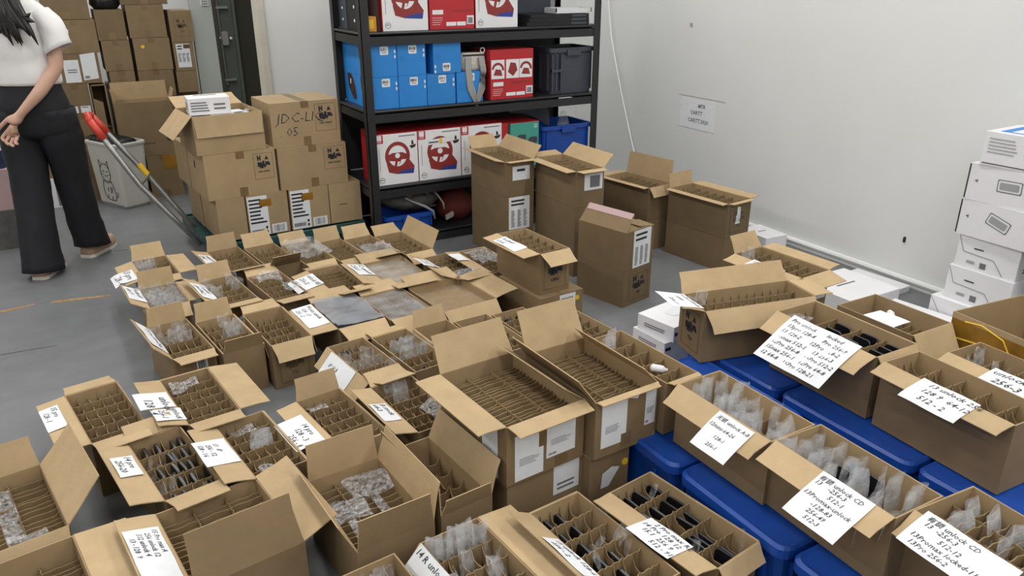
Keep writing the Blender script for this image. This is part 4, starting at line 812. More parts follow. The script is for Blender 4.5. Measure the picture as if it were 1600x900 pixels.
# ------------------------------------------------------------------ open divider cartons on the floor
P = {
'a1':(0.612,3.828,6.5,.16,.35),'a2':(0.790,3.790,7,.16,.35),'a3':(0.958,3.74,6,.155,.33),'a4':(1.118,3.700,5.5,.15,.33),'a5':(1.275,3.665,5.5,.155,.35),'a6':(1.437,3.635,5.1,.16,.35),
'b1':(0.260,3.890,4.8,.16,.30),'b2':(0.504,3.417,7.2,.155,.345),'b3':(0.245,3.492,4.5,.16,.27),'b4':(0.710,3.362,7.5,.16,.35),'b5':(0.970,3.308,4.6,.16,.35),'b6':(1.248,3.280,2,.22,.31),'b7':(1.522,3.199,3.4,.16,.35),'b8':(1.705,3.187,2,.16,.35),
'T':(1.747,2.842,3.2,.16,.35),'c1':(0.240,2.999,8.1,.155,.35),'c2':(0.413,2.951,7,.155,.35),'c3':(0.596,2.932,4.8,.165,.35),'c4':(0.890,2.924,3.8,.205,.305),'c5':(1.100,2.900,4.2,.20,.30),'c6':(1.353,2.878,4.6,.265,.32),
'e1':(0.806,2.469,6.7,.15,.35),'e2':(0.980,2.462,6.5,.155,.345),'e3':(1.150,2.455,4,.155,.35),'e4':(1.315,2.431,3,.155,.35),'e5':(1.482,2.415,3,.155,.35),'e6':(1.662,2.302,5.1,.16,.35),
'G1':(0.992,1.729,4.5,.27,.36),'G2':(1.262,1.708,2.5,.235,.36),'g3':(1.456,1.695,3,.13,.36),
'd1':(-0.054,2.543,9.3,.165,.37),'d2':(0.227,2.501,6.5,.165,.36),'d3':(0.095,2.135,9.6,.158,.36),'d4':(0.336,2.105,7.9,.155,.35),'d5':(0.596,2.129,7.5,.158,.34),'d6':(0.835,2.09,5,.158,.34),
'h1':(0.523,1.677,3.9,.215,.345),'h2':(0.728,1.700,5,.16,.35),'h3':(0.173,1.751,7.6,.27,.34),'h4':(-0.340,2.113,10,.27,.35),'h5':(-0.271,1.729,9,.26,.34),'h6':(0.442,1.271,5,.16,.35),'h7':(0.675,1.282,5,.17,.36),'h8':(0.967,1.232,4.9,.165,.38),'h9':(1.206,1.208,7.4,.16,.37),'h10':(1.10,0.760,3,.16,.35),
'k1':(1.487,1.295,.2,.163,.35),'k2':(1.498,0.944,-1.5,.165,.348),'k3':(1.560,0.590,-4,.2,.35),'m1':(2.065,1.841,-12,.46,.165),'m2':(2.504,2.081,2.9,.175,.35),'m3':(2.110,1.463,-1.2,.19,.40),'m4':(2.413,1.491,-.4,.21,.30),'m5':(2.073,1.033,-3,.16,.40),'m6':(2.299,0.976,-3,.16,.40)}
for k_, (x_, y_, a_, W_, L_) in list(P.items()):
    z0_, z1_ = ZB.get(k_, (0, .19)); OBST.append((k_, (Matrix.Translation((x_, y_, 0)) @ Matrix.Rotation(R(a_), 4, 'Z')).inverted(), W_, L_, z0_, z1_))
for x_, y_, W_, L_, z1_ in ((1.0, 1.735, .27, .35, .19), (1.215, 1.712, .15, .35, .19), (1.765, 2.80, .235, .34, .19), (2.27, 2.885, .2, .30, .4), (2.095, 3.745, .18, .4, .38), (2.3, 3.375, .175, .39, .38)): OBST.append(('x', Matrix.Translation((-x_, -y_, 0)), W_, L_, 0, z1_))
H = .19; SH = {}; GR = 'open divider cartons'
def oc(key, label, short, flaps, z0=0, h=H):
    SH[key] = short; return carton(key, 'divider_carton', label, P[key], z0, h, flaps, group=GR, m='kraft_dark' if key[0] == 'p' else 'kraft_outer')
def cells(rs, cs): return [(r, k) for r in rs for k in cs]
# far row, by the cart
c = oc('a1', 'open carton at left end of the row nearest the cart, note on its flap', 'the far-row carton at left end', {'B': 12, 'L': 75, 'F': 95, 'R': 140}); grid(c, 5, 5); note(c, 'L', -.09, .10, .01, .075, 'white note on the leftmost carton of the row nearest the cart', 'unlock A\n 256-2')
c = oc('a2', 'open carton second from left in the row nearest the cart', 'the far-row carton second from left', {'B': 40, 'F': 35, 'R': 150}); grid(c, 5, 5); bubble(c, 'crumpled film in the second carton of the row nearest the cart', .0, -.16, .07, -.06, H - .01, 4, .02)
c = oc('a3', 'open carton under cloudy film, third in the row nearest the cart', 'the far-row carton third from left', {'B': 55, 'F': 105}); grid(c, 5, 5); sheet('plastic_wrap', c, 'cloudy plastic film over the third carton of the row nearest the cart', 'plastic wrap', -.085, -.11, .09, .17, H + .022, 'wrap', .03, 3)
c = oc('a4', 'open carton with raised back flap, fourth in the row nearest the cart', 'the far-row carton fourth from left', {'B': 22, 'F': 110}); grid(c, 5, 6)
c = oc('a5', 'open carton fifth in the row nearest the cart, film over its front half', 'the far-row carton fifth from left', {'B': 38, 'F': 112}); grid(c, 5, 6); sheet('plastic_wrap', c, 'clear film over the fifth carton of the row nearest the cart', 'plastic wrap', -.075, -.17, .075, .03, H + .01, 'wrap', .022, 8)
c = oc('a6', 'open carton with tall right flap at right end of the far row', 'the far-row carton at right end', {'B': 62, 'F': 112, 'R': (28, .10)}); grid(c, 5, 6)
# second row
c = oc('b1', 'open carton nearest the person, note curling over its left flap', 'the carton nearest the person', {'B': 30, 'L': 100, 'R': 92, 'F': 95}); grid(c, 5, 5); sleeves(c, SH['b1'], cells((0, 1), (0, 1, 2)), .05, .1, .012); note(c, 'L', -.03, .12, .02, .12, 'white note curling off the carton nearest the person', '13 pro\n 128 - 4', 9)
c = oc('b3', 'open carton packed with clear sleeves, in front of the one nearest the person', 'the carton packed with clear sleeves', {'B': 10, 'L': 60, 'R': 95, 'F': 120}); grid(c, 5, 4); sleeves(c, SH['b3'], cells((0, 1, 2, 3), (0, 1, 2, 3, 4)), .05, .11, .02); note(c, 'L', -.11, .06, .0, .075, 'white note on the carton packed with clear sleeves', 'locked B\n 64 - 9')
c = oc('b2', 'open carton with a long note, right of the sleeve-packed carton', 'the carton right of the sleeve-packed one', {'B': 22, 'L': 60, 'F': 78}); grid(c, 4, 5); sleeves(c, SH['b2'], cells((0, 1, 2), (0,)) + cells((0, 1), (3,)), .055, .12, .025); note(c, 'L', -.10, .12, .0, .07, 'long white note on carton right of the sleeve-packed one', '11 unlock\n 128-6 64-2')
c = oc('b4', 'open carton with two lumps of clear wrap, in the second row', 'the carton with two wrap lumps', {'B': 85, 'F': 115}); grid(c, 5, 5); bubble(c, 'upper lump of clear wrap in a second-row carton', -.06, .06, .05, .16, H - .012, 1, .05); bubble(c, 'lower lump of clear wrap in a second-row carton', .0, -.12, .08, -.01, H - .01, 2, .055)
c = oc('b5', 'open carton of fine empty cells with a curled note, second row', 'the second-row carton of fine cells', {'B': 100, 'L': 98, 'F': 112}); grid(c, 6, 8, scoop=.012); note(c, 'L', -.11, .04, -.005, .12, 'white curled note on second-row carton of fine cells', 'unlock AB\n256-12\n128-7', 5)
c = oc('b6', 'wide open carton under glossy film, note on left flap, second row', 'the wide film-covered second-row carton', {'L': 93, 'F': 110, 'B': 120}); bx('insert_board', (-.105, -.15, H - .022), (.105, .15, H - .018), 'kraft_divider', c['o']); sheet('plastic_wrap', c, 'glossy film over the wide second-row carton', 'plastic wrap', -.106, -.15, .106, .15, H - .006, 'wrap', .008, 5, freq=14); note(c, 'L', -.13, .03, .0, .085, 'white note beside the wide film-covered carton', '12 unlock\n256-3')
c = oc('b7', 'open carton of dark phones with a bent note, second row', 'the second-row carton of dark phones', {'L': 98, 'F': 120}); grid(c, 5, 6); phones(c, SH['b7'], cells((1, 2, 3), (1, 2, 3, 4))[::2]); bubble(c, 'clear wrap in the second-row carton of dark phones', -.06, -.16, .06, -.09, H - .01, 7, .03); note(c, 'L', -.10, .02, .01, .10, 'bent white note on second-row carton of dark phones', 'A grade\n 512-1', 6)
c = oc('b8', 'open carton partly hidden behind the stacked carton with emblem', 'the half-hidden carton', {'L': 98, 'B': 110}); grid(c, 5, 6); bubble(c, 'bubble wrap in the carton half hidden by the stack', -.06, -.05, .07, .15, H - .01, 9, .03); note(c, 'L', -.12, -.01, .02, .085, 'white note on carton half hidden by the stack', None)
c = closed('T0', 'carton', 'carton with a yellow sticker under the open emblem carton', (1.765, 2.80, 3, .235, .34), 0, .19, tape=False); rect_on(c, 'F', .45, .45, .82, .97, 'label_white', 'label'); lines_on(c, 'F', .48, .6, .78, .9, 3, 'ink_grey', 'printing'); G().tube([(.085, -.1702, .155), (.085, -.172, .155)], .012, 12).out('sticker', 'yellow', c['o'])
c = oc('T', 'open carton with an emblem, standing on another carton', 'the raised carton with an emblem', {'L': 97, 'F': 122}, .191); grid(c, 5, 6); note(c, 'L', -.10, .08, .0, .07, 'white note on the raised carton with an emblem', 'locked\n13-4'); logo_on(c, 'F', .14, .10, .88, .88, brown='print_brown', words='UPN')
# third row
c = oc('c1', 'open carton with raised back flap and hanging note, left end of third row', 'the leftmost third-row carton', {'B': 8, 'L': 42, 'F': 88}); grid(c, 5, 4, scoop=.01); sleeves(c, SH['c1'], [(0, 0), (0, 3), (1, 0), (1, 2), (1, 3)], .052, .12, .03); phones(c, SH['c1'], cells((3,), (1, 2, 3, 4))); note(c, 'L', -.13, .12, .0, .07, 'narrow white note on the leftmost third-row carton', '13 Pro max 256-5'); rect_on(c, 'F', .52, .52, .78, .92, 'label_white', 'label'); lines_on(c, 'F', .56, .58, .74, .86, 8, 'ink', 'barcode', bars=True); logo_on(c, 'F', .25, .1, .9, .45, m='print_brown', words='TH')
c = oc('c2', 'open carton with front flap standing up, second in third row', 'the second third-row carton', {'B': 10, 'F': (8, .055), 'R': 170}); grid(c, 5, 4, scoop=.008); sleeves(c, SH['c2'], [(1, 2), (1, 3), (1, 4), (0, 3)], .052, .12, .03)
c = oc('c3', 'open carton of tall scalloped cells, front flap hanging, third row', 'the third-row carton of scalloped cells', {'B': 95, 'F': (142, .075), 'R': 172}); grid(c, 6, 5, drop=.03, scoop=.016); logo_on(c, 'F', .15, .1, .85, .8, words='TH', m='print_brown')
c = oc('c4', 'wide carton bulging with glossy grey film, note on its left flap', 'the carton bulging with grey film', {'L': 96, 'F': 100, 'B': 100}); bx('insert_board', (-.098, -.148, H - .02), (.098, .148, H - .016), 'grey_plastic', c['o']); sheet('plastic_wrap', c, 'glossy grey film bulging out of a wide third-row carton', 'plastic wrap', -.1, -.15, .10, .15, H + .008, 'grey_film', .014, 2, freq=10); note(c, 'L', -.14, .08, .005, .092, 'white note beside the carton bulging with grey film', '14 plus unlock\n 128 - 13\n 256 - 2')
c = oc('c5', 'wide carton with film over brown dividers, right of the bulging one', 'the carton right of the bulging one', {'F': 112, 'B': 110}); rows(c, 10, 1, .02); sheet('plastic_wrap', c, 'clear film over dividers, right of the bulging grey film', 'plastic wrap', -.095, -.145, .095, .145, H - .004, 'wrap', .005, 6, freq=12)
c = oc('c6', 'largest third-row carton with flat brown board inside and light flaps', 'the flat-board carton', {'R': (96, .12), 'F': (128, .085), 'B': (98, .1)}); bx('insert_board', (-.128, -.155, H - .035), (.128, .155, H - .031), 'kraft_divider', c['o']); sheet('plastic_wrap', c, 'thin film over the flat board in the largest third-row carton', 'plastic wrap', -.126, -.153, .126, .153, H - .026, 'thin_film', .004, 11)
# fourth row
c = oc('e1', 'open carton with a large note hanging down its left side', 'the carton with a large hanging note', {'L': (138, .085), 'F': 110}); grid(c, 5, 5); phones(c, SH['e1'], [(0, 1), (0, 2), (0, 3)]); sleeves(c, SH['e1'], [(1, 0), (2, 0), (2, 2), (2, 4), (3, 4), (1, 3)], .055, .11, .015); note(c, 'L', -.12, .08, .0, .135, 'large white note hanging beside the fourth-row carton', '\n  iP 13 B\n\n 128 - 22\n  256 -5', 1.0)
c = oc('e2', 'open carton of clear sleeves left of the big labelled carton', 'the carton left of the labelled one', {'B': 96}); grid(c, 5, 5); sleeves(c, SH['e2'], cells((1, 2), (1, 2, 3, 4)), .055, .12, .02); phones(c, SH['e2'], [(0, 3), (4, 1), (4, 2)])
c = oc('e3', 'open carton behind the raised flap, back flap standing', 'the carton with standing back flap', {'B': (20, .07), 'L': 172}); rows(c, 7, 0, .03)
c = oc('e4', 'open carton of dark phones just behind the raised flaps', 'the carton behind the raised flaps', {}); grid(c, 5, 6); phones(c, SH['e4'], cells((0, 1), (0, 1, 2, 3, 4)))
c = oc('e5', 'open carton of phones beside the yellow-stickered carton', 'the carton by the yellow sticker', {}); grid(c, 5, 6); phones(c, SH['e5'], cells((0,), (1, 2, 3)))
c = oc('e6', 'open carton of scalloped cells behind the tall raised flap', 'the carton behind the tall flap', {}); grid(c, 5, 6)
# big labelled cartons
K1 = closed('K1', 'carton', 'closed carton under the left big labelled carton', (1.0, 1.735, 4.5, .27, .35), 0, .19, tape=False); rect_on(K1, 'F', .60, .45, .95, .97, 'label_white', 'label'); lines_on(K1, 'F', .65, .5, .9, .66, 2, 'ink_grey', 'printing')
K2 = closed('K2', 'carton', 'closed carton with torn label and yellow sticker, under the right labelled carton', (1.215, 1.712, 2.5, .15, .35), 0, .19, tape=False)
poly_on(K2, 'F', [(.045, .07), (.075, .07), (.115, .125), (.085, .135), (.05, .12)], 'label_white', 'torn_label'); G().tube([(.06, -.1752, .135), (.06, -.177, .135)], .012, 12).out('sticker', 'yellow', K2['o'])
c = oc('G1', 'left big carton with shipping labels, rows of brown dividers inside', 'the left labelled carton', {'B': (36, .12), 'L': (84, .085), 'F': (92, .055), 'R': (-52, .085)}, .191); rows(c, 20, 2, .04)
def ship(c, s, x0, y0, x1, y1, bar=True, sd=1):
    l = rect_on(c, s, x0, y0, x1, y1, 'label_white', 'label'); w_, h_ = x1 - x0, y1 - y0; lines_on(c, s, x0 + w_ * .15, y0 + h_ * .30, x0 + w_ * .9, y0 + h_ * .48, 5, 'ink_grey', 'printing', seed=sd, duty=.3)
    if bar: lines_on(c, s, x0 + w_ * .06, y0 + h_ * .06, x0 + w_ * .36, y0 + h_ * .12, 9, 'ink_grey', 'barcode', bars=True, seed=sd)
ship(c, 'F', .10, .03, .46, .80, False); ship(c, 'F', .50, .22, .88, .86); rect_on(c, 'F', .40, .48, .50, .84, 'tape', 'tape', .0015); rect_on(c, 'F', .62, .03, .78, .2, 'tape', 'tape'); ship(c, 'L', .66, .02, .88, .92, False); rect_on(c, 'F', .74, .84, .9, .98, 'label_white', 'label', .0014)
c = oc('G2', 'right big carton with shipping labels, tall flap raised behind', 'the right labelled carton', {'B': (28, .14), 'L': (34, .10), 'F': (90, .025), 'R': (-42, .075)}, .191); rows(c, 20, 2, .04)
ship(c, 'F', .10, .16, .50, .93, False, 4); ship(c, 'F', .80, .30, .97, .95, True, 6); rect_on(c, 'F', .42, .10, .58, .30, 'tape', 'tape', .0014); poly_on(c, 'F', [(.125, .17), (.155, .16), (.17, .185), (.13, .188)], 'label_white', 'torn_label')
c = oc('g3', 'narrow open carton of large cells right of the labelled cartons', 'the narrow carton', {'F': (92, .02)}, .206, .175); grid(c, 3, 5, scoop=.03); sleeves(c, SH['g3'], [(0, 0), (0, 1)], .055, .11, .03, 'frosted'); tag(place('white_bottle', meshdata('white_bottle', *(lambda g: (g.v, g.f))(G().tube([(-.025, 0, 0), (-.02, 0, 0), (.015, 0, 0), (.022, 0, 0), (.03, 0, 0)], [.008, .012, .012, .006, .006], 10)), 'label_white', True), c, (.0, -.075, .16), (0, 15, -25)), 'small white bottle lying in the narrow carton', 'bottle')
# left front cartons
c = oc('d1', 'open carton of empty cells at the left, note on its left flap', 'the leftmost carton of empty cells', {'L': (95, .085), 'B': 97, 'F': 112}); grid(c, 5, 6, drop=.012, scoop=.006); note(c, 'L', -.13, .03, .03, .086, 'white note on the leftmost carton of empty cells', '15 pro\n  128 - 1')
c = oc('d2', 'open carton with two notes and a wide right flap, left group', 'the carton with two notes', {'L': (108, .085), 'R': (92, .1), 'F': 98, 'B': 170}); grid(c, 5, 6, drop=.012, scoop=.006); bubble(c, 'shiny film scraps at the back of the carton with two notes', -.06, .10, .03, .16, H - .03, 3, .03); note(c, 'L', -.07, .05, .005, .11, 'curling white note, upper one on the two-note carton', '  unlock\n   128 - 4', 7); note(c, 'L', .06, .145, -.005, .085, 'square white note, lower one on the two-note carton', 'unlock\n256-1', 2)
c = oc('d3', 'open carton of dark phones in five rows at the left', 'the left carton of dark phones', {'L': (72, .085), 'F': 118, 'B': 105, 'R': 160}); grid(c, 5, 5, drop=.02, scoop=.022); phones(c, SH['d3'], cells((0,), (1, 2, 3, 4)) + cells((1,), (2, 3, 4)) + cells((2,), (1, 2, 3, 4)) + cells((3,), (2, 3, 4)) + cells((4,), (1, 2, 4)), .024); sleeves(c, SH['d3'], [(0, 0), (1, 0), (1, 1), (2, 0), (3, 0), (3, 1), (4, 3)], .026, .11, -.012, rz=70); note(c, 'L', -.09, .03, .01, .07, 'white note on the left carton of dark phones', '14 pro\n 256-20')
c = oc('d4', 'open carton with two frosted sleeves, note on its left flap', 'the carton with two frosted sleeves', {'L': (93, .085), 'F': (138, .075), 'R': 165}); grid(c, 5, 6, drop=.012, scoop=.006); sleeves(c, SH['d4'], [(2, 2), (2, 3)], .056, .12, .02, 'frosted', adj='frosted'); bubble(c, 'clear film scraps at the back of the frosted-sleeve carton', -.04, .10, .03, .15, H - .03, 6, .02); bubble(c, 'clear film at the front of the frosted-sleeve carton', -.05, -.16, .04, -.11, H - .03, 8, .03); note(c, 'L', -.08, .07, .005, .10, 'square white note on the frosted-sleeve carton', '\n  13   iP\n  256 - 12\n  128 - 16')
c = oc('d5', 'open carton of empty cells with back flap up and hanging note', 'the empty-cell carton with hanging note', {'B': (14, .075), 'L': (92, .07), 'F': 178, 'R': 170}); grid(c, 5, 6, drop=.012, scoop=.006); bubble(c, 'film scraps in the carton with the hanging note', -.06, .09, .0, .15, H - .035, 2, .03); note(c, 'L', -.08, .10, .02, .11, 'white note sagging off an empty-cell carton', '    14 pro\n     128 - 3\n      256 - 8', 3)
c = oc('d6', 'open carton with a barcode label, wedged beside the big carton', 'the carton with a barcode label', {'L': (90, .075), 'B': 98, 'R': 175}); grid(c, 5, 6, drop=.012, scoop=.006); sleeves(c, SH['d6'], [(0, 2), (0, 3), (1, 2)], .056, .12, .03); bubble(c, 'bubble wrap in the carton with a barcode label', .0, -.13, .07, -.03, H - .02, 5, .04); note(c, 'L', -.04, .08, .01, .07, 'small white note on the carton with a barcode label', 'B stock\n64-3'); rect_on(c, 'F', .05, .25, .62, .80, 'label_white', 'label'); lines_on(c, 'F', .08, .5, .58, .75, 3, 'ink', 'printing'); text_on(c, 'F', '1,200', .3, .44, .03, 'ink')
# nearest cartons
c = oc('h1', 'open carton with all flaps up around bubble wrap and dividers', 'the bubble-wrap carton', {'B': (2, .11), 'R': (12, .105), 'F': (4, .09), 'L': (26, .09)}); rows(c, 13, 2, .035); bubble(c, 'bubble wrap at the back right of the flaps-up carton', -.02, .05, .1, .15, H - .035, 1, .03); bubble(c, 'bubble wrap at the left of the flaps-up carton', -.10, -.03, .0, .07, H - .035, 4, .03)
bubble(c, 'strip of bubble wrap along the flaps-up carton, right side', .025, -.12, .05, .05, H - .03, 9, .02); bubble(c, 'strip of bubble wrap along the flaps-up carton, left side', -.075, -.14, -.05, -.03, H - .03, 12, .02)
c = oc('h2', 'open carton with one column of cells, right flap standing', 'the carton right of the bubble-wrap one', {'R': (18, .10), 'F': (12, .05), 'L': (0, .08)}); grid(c, 3, 5, drop=.03, scoop=.02, cross=.02)
c = oc('h3', 'open carton with a large front flap raised over its dividers', 'the carton with large front flap', {'F': (-16, .135), 'L': (66, .10), 'R': (98, .10), 'B': 172}); rows(c, 14, 2, .03); note(c, 'L', -.10, .13, .01, .095, 'large note taped to the carton with a raised front flap', '15 Pro max A\n 256 unlock 12\n 512 unlock 4\n   13 - 128  9')
c = oc('h4', 'open carton at the left edge with bubble wrap between its dividers', 'the left-edge carton', {'B': (18, .09), 'R': (44, .14), 'F': (150, .05)}); rows(c, 14, 2, .03); bubble(c, 'long bubble wrap strip in the left-edge carton', .0, -.12, .045, .14, H - .04, 2, .025); bubble(c, 'bubble wrap at the front of the left-edge carton', .0, -.165, .09, -.11, H - .035, 5, .03)
c = oc('h5', 'open carton in the bottom left corner, right flap laid flat', 'the bottom left carton', {'R': (92, .12)}); rows(c, 14, 2, .05)
c = oc('h6', 'open carton of clear sleeves cut by the bottom edge', 'the bottom-edge carton', {}); grid(c, 5, 5); sleeves(c, SH['h6'], cells((0,), (1, 2, 3)), .05, .11, .012)
c = oc('h7', 'open carton of frosted sleeves with a broad right flap, bottom edge', 'the broad-flap carton', {'R': (88, .10), 'L': (135, .085)}); grid(c, 5, 5, scoop=.02); sleeves(c, SH['h7'], cells((0,), (0, 1, 2, 3, 4)), .05, .12, .03, 'frosted', adj='frosted'); sleeves(c, SH['h7'], cells((1, 2), (0, 1, 2, 3, 4)), .05, .11, .012, rz=40, tilt=25); sleeves(c, SH['h7'], cells((3,), (0, 2, 4)), .05, .11, .01, rz=40, tilt=25); phones(c, SH['h7'], [(3, 1), (3, 3), (4, 1), (4, 2), (4, 3)]); note(c, 'L', -.17, .0, -.004, .09, 'white note on the broad-flap carton at the bottom edge', '14 R unlock A\n\n 15  256 - 5', 1)
c = oc('h8', 'open carton of phones with a slanted left flap, bottom centre', 'the bottom centre carton', {'L': (58, .085), 'B': 175}); grid(c, 5, 6, scoop=.03); phones(c, SH['h8'], [(0, 1), (0, 2), (1, 1), (1, 2), (2, 1), (3, 1), (3, 3), (4, 2)]); sleeves(c, SH['h8'], [(2, 2), (2, 4), (3, 4), (3, 2), (0, 0)], .05, .11, .012, rz=50, tilt=20); note(c, 'L', -.06, .10, .01, .07, 'white note on the bottom centre carton', '15 unlock 128-6\n 256 - 2')
c = oc('h9', 'open carton of phones in long rows beside the blue crates', 'the carton beside the blue crates', {'L': (94, .07), 'F': (150, .05), 'R': 178}); grid(c, 5, 5, scoop=.03); phones(c, SH['h9'], [(0, 1), (0, 2), (0, 4), (1, 1), (1, 2), (1, 3), (1, 4), (2, 3), (2, 4), (3, 1), (3, 2), (3, 3), (4, 2), (4, 3)]); sleeves(c, SH['h9'], [(0, 3), (3, 0), (4, 0), (4, 4)], .045, .11, .0, rz=40, tilt=20); note(c, 'L', -.04, .10, -.01, .085, 'white note folded over the carton beside the blue crates', '  2 Pro max R2\n14 Pro 128 12\n  15.1  256 9\n      512 - 91', 5)
c = oc('h10', 'open carton at the bottom edge, front of the blue crates', 'the bottom-edge carton by the crates', {}); grid(c, 4, 5); sleeves(c, SH['h10'], [(0, 1), (0, 2)], .05, .11, .0)
# ------------------------------------------------------------------ blue crates and the cartons on them
BC = 'blue lidded crates'
for lab, x0, y0, x1, y1 in (('blue lidded crate beside the labelled cartons, left column', 1.318, 1.365, 1.87, 1.875), ('blue lidded crate under the two long cartons, left column', 1.318, .965, 1.87, 1.352), ('blue lidded crate nearest the bottom edge, left column', 1.318, .40, 1.87, .952),
        ('blue lidded crate under the long sideways carton, right column', 1.905, 1.53, 2.46, 2.0), ('blue lidded crate in the middle of the right column', 1.905, 1.035, 2.46, 1.517), ('blue lidded crate at the right edge, right column', 1.905, .55, 2.46, 1.022)):
    crate('blue_crate', lab, x0, y0, x1, y1, 0, .205, 'blue_plastic', True, BC)
zc2 = .206
c = oc('k1', 'open carton of frosted bags on the blue crates, back one', 'the back crate-top carton', {'L': (118, .075)}, zc2, .195); grid(c, 3, 5, drop=.05, scoop=.02); sleeves(c, SH['k1'], cells((0, 1, 2, 3, 4), (0, 1, 2)), .062, .14, .008, 'frosted', tilt=9, adj='frosted')
note(c, 'L', .0, .125, .005, .125, 'handwritten note on the back carton of frosted bags', '无锁 unlock A-B\n12mini-64-26\n     128-1\n    256-1', .5)
c = oc('k2', 'open carton of frosted bags on the blue crates, front one', 'the front crate-top carton', {'L': (118, .075)}, zc2, .195); grid(c, 3, 6, drop=.06, scoop=.02); sleeves(c, SH['k2'], cells((0, 1, 2, 3, 4, 5), (0, 1, 2)), .06, .14, .004, 'frosted', tilt=8, adj='frosted'); phones(c, SH['k2'], [(2, 1), (3, 2), (2, 2)], .03)
note(c, 'L', -.02, .125, .0, .14, 'handwritten note on the front carton of frosted bags', '有锁 unlock CD\n13    -256-3\n      512-1\n13Promax-unlock\n    -128-83\n    256-49\n     512-3', .5)
c = oc('k3', 'open carton of frosted bags between dividers, bottom right corner', 'the bottom right carton', {'L': (112, .08)}, zc2, .195); rows(c, 14, 2, .03); sleeves(c, SH['k3'], [(2, 2), (3, 1), (4, 2), (5, 1), (6, 2), (7, 1), (8, 1), (9, 2), (5, 2), (10, 1)], .075, .13, .012, 'frosted', adj='frosted', tilt=20)
note(c, 'L', -.15, .06, -.015, .085, 'handwritten note on the bottom right carton', '有锁 unlock CD\n 13  -256-3\n      512-12\n13Promax locked-11\n 13Pro 256-2', 2)
c = oc('m1', 'long carton set sideways on the crates, emblem on its end', 'the long sideways carton', {'B': (35, .085), 'F': (135, .085), 'L': (72, .085), 'R': (88, .085)}, zc2, .2); grid(c, 13, 3, drop=.02, scoop=.022); logo_on(c, 'L', .14, .12, .86, .86, words='TH', m='ink'); sleeves(c, SH['m1'], [(0, 0), (0, 1)], .05, .11, .02)
note(c, 'L', -.075, .065, -.005, .12, 'white note on the end flap of the long sideways carton', '11 Pro unlock\n   64-8\n     256-11', 1)
closed('m2b', 'carton', 'plain carton supporting the open one near the wall', (2.504, 2.081, 2.9, .175, .35), 0, .19, tape=False)
c = oc('m2', 'open carton near the baseboard with a note on its left flap', 'the carton near the baseboard', {'B': (28, .08), 'L': (98, .08), 'R': (80, .07), 'F': 100}, .191, .19); grid(c, 5, 7, scoop=.018); sleeves(c, SH['m2'], [(0, 1), (0, 2)], .05, .11, .02); note(c, 'L', -.07, .09, -.005, .078, 'white note on the carton near the baseboard', '12 Pro lock\n 128 - 5\n  64 - 2')
rect_on(c, 'F', .5, .4, .95, .9, 'label_white', 'label')
c = oc('m3', 'open carton of phones on blue crates under a big two-column note', 'the carton under the big note', {'L': (112, .095), 'F': (145, .05), 'R': 178}, zc2, .215); grid(c, 4, 4, drop=.025, scoop=.04, deep=.12); phones(c, SH['m3'], cells((1, 2, 3), (0, 1, 2, 3))[1:]); bubble(c, 'clear wrap at the back of the carton under the big note', -.08, .12, .0, .18, .18, 3, .03)
note(c, 'L', -.13, .14, -.01, .19, 'big two-column handwritten note hanging from a crate-top carton', 'Pro unlock       locked\n13pro 128-4     Pro 256-9\n13 128-2      12Pro 128-2\n13max 512-1    13 256-3\n12Pro 256-8   13Pro 512-2\n15max 256-1   12Pro 64-8\n12 64-8   15Pro 128-21', .6)
c = oc('m4', 'wide open carton with a note inside, behind the big note', 'the wide low carton', {'F': (150, .1)}, zc2, .185); rows(c, 9, 0, .06); g = None
CA['m4']['flap']['L'] = (270, .3, 0); note(c, 'L', -.06, .06, .0, .12, 'white note lying inside the wide carton behind the big note', '  locked 9\n   64 - 7', 0, .012)
tag(place('paper_scrap', sleeve_me(.04, .02, 'paper', 1), c, (.06, .06, .15), (70, 10, 30)), 'torn white paper scrap in the wide carton behind the big note', 'paper scrap')
c = oc('m5', 'open scalloped carton on the crates with a note over its edge', 'the scalloped carton', {'L': (96, .07)}, zc2, .215); grid(c, 5, 5, drop=.02, scoop=.035); note(c, 'L', -.07, .10, -.008, .10, 'curling note on the scalloped carton at right', '  13 unlock 256\n  128 9  64-12\n   512 - 2', 7)
c = oc('m6', 'open carton of clear-wrapped cells at the right edge', 'the right-edge carton', {'L': (94, .06)}, zc2, .215); grid(c, 5, 5, drop=.02, scoop=.035); sleeves(c, SH['m6'], cells((0, 1), (1, 2, 3)), .045, .1, -.005, tilt=20); note(c, 'L', -.06, .16, -.02, .07, 'long white note on the right-edge carton', 'unlock 14 Pro\n 256-3', 2)
# amber taped box at the right edge
c = carton('m7', 'taped_carton', 'open carton wrapped in amber tape at the right edge', (2.74, 1.15, -6, .42, .38), 0, .42, {'R': (20, .1)}, m='amber_tape'); rect_on(c, 'L', .0, .95, 1, 1.0, 'kraft', 'rim_band', .0012)
g = G().tube([(-.2115, .14, .40), (-.212, .08, .41), (-.212, .0, .39), (-.212, -.03, .35)], .003, 5); g.tube([(-.2115, .17, .33), (-.212, .05, .345), (-.212, -.08, .33)], .004, 5); g.out('tape_wrinkle', 'yellow', c['o'])
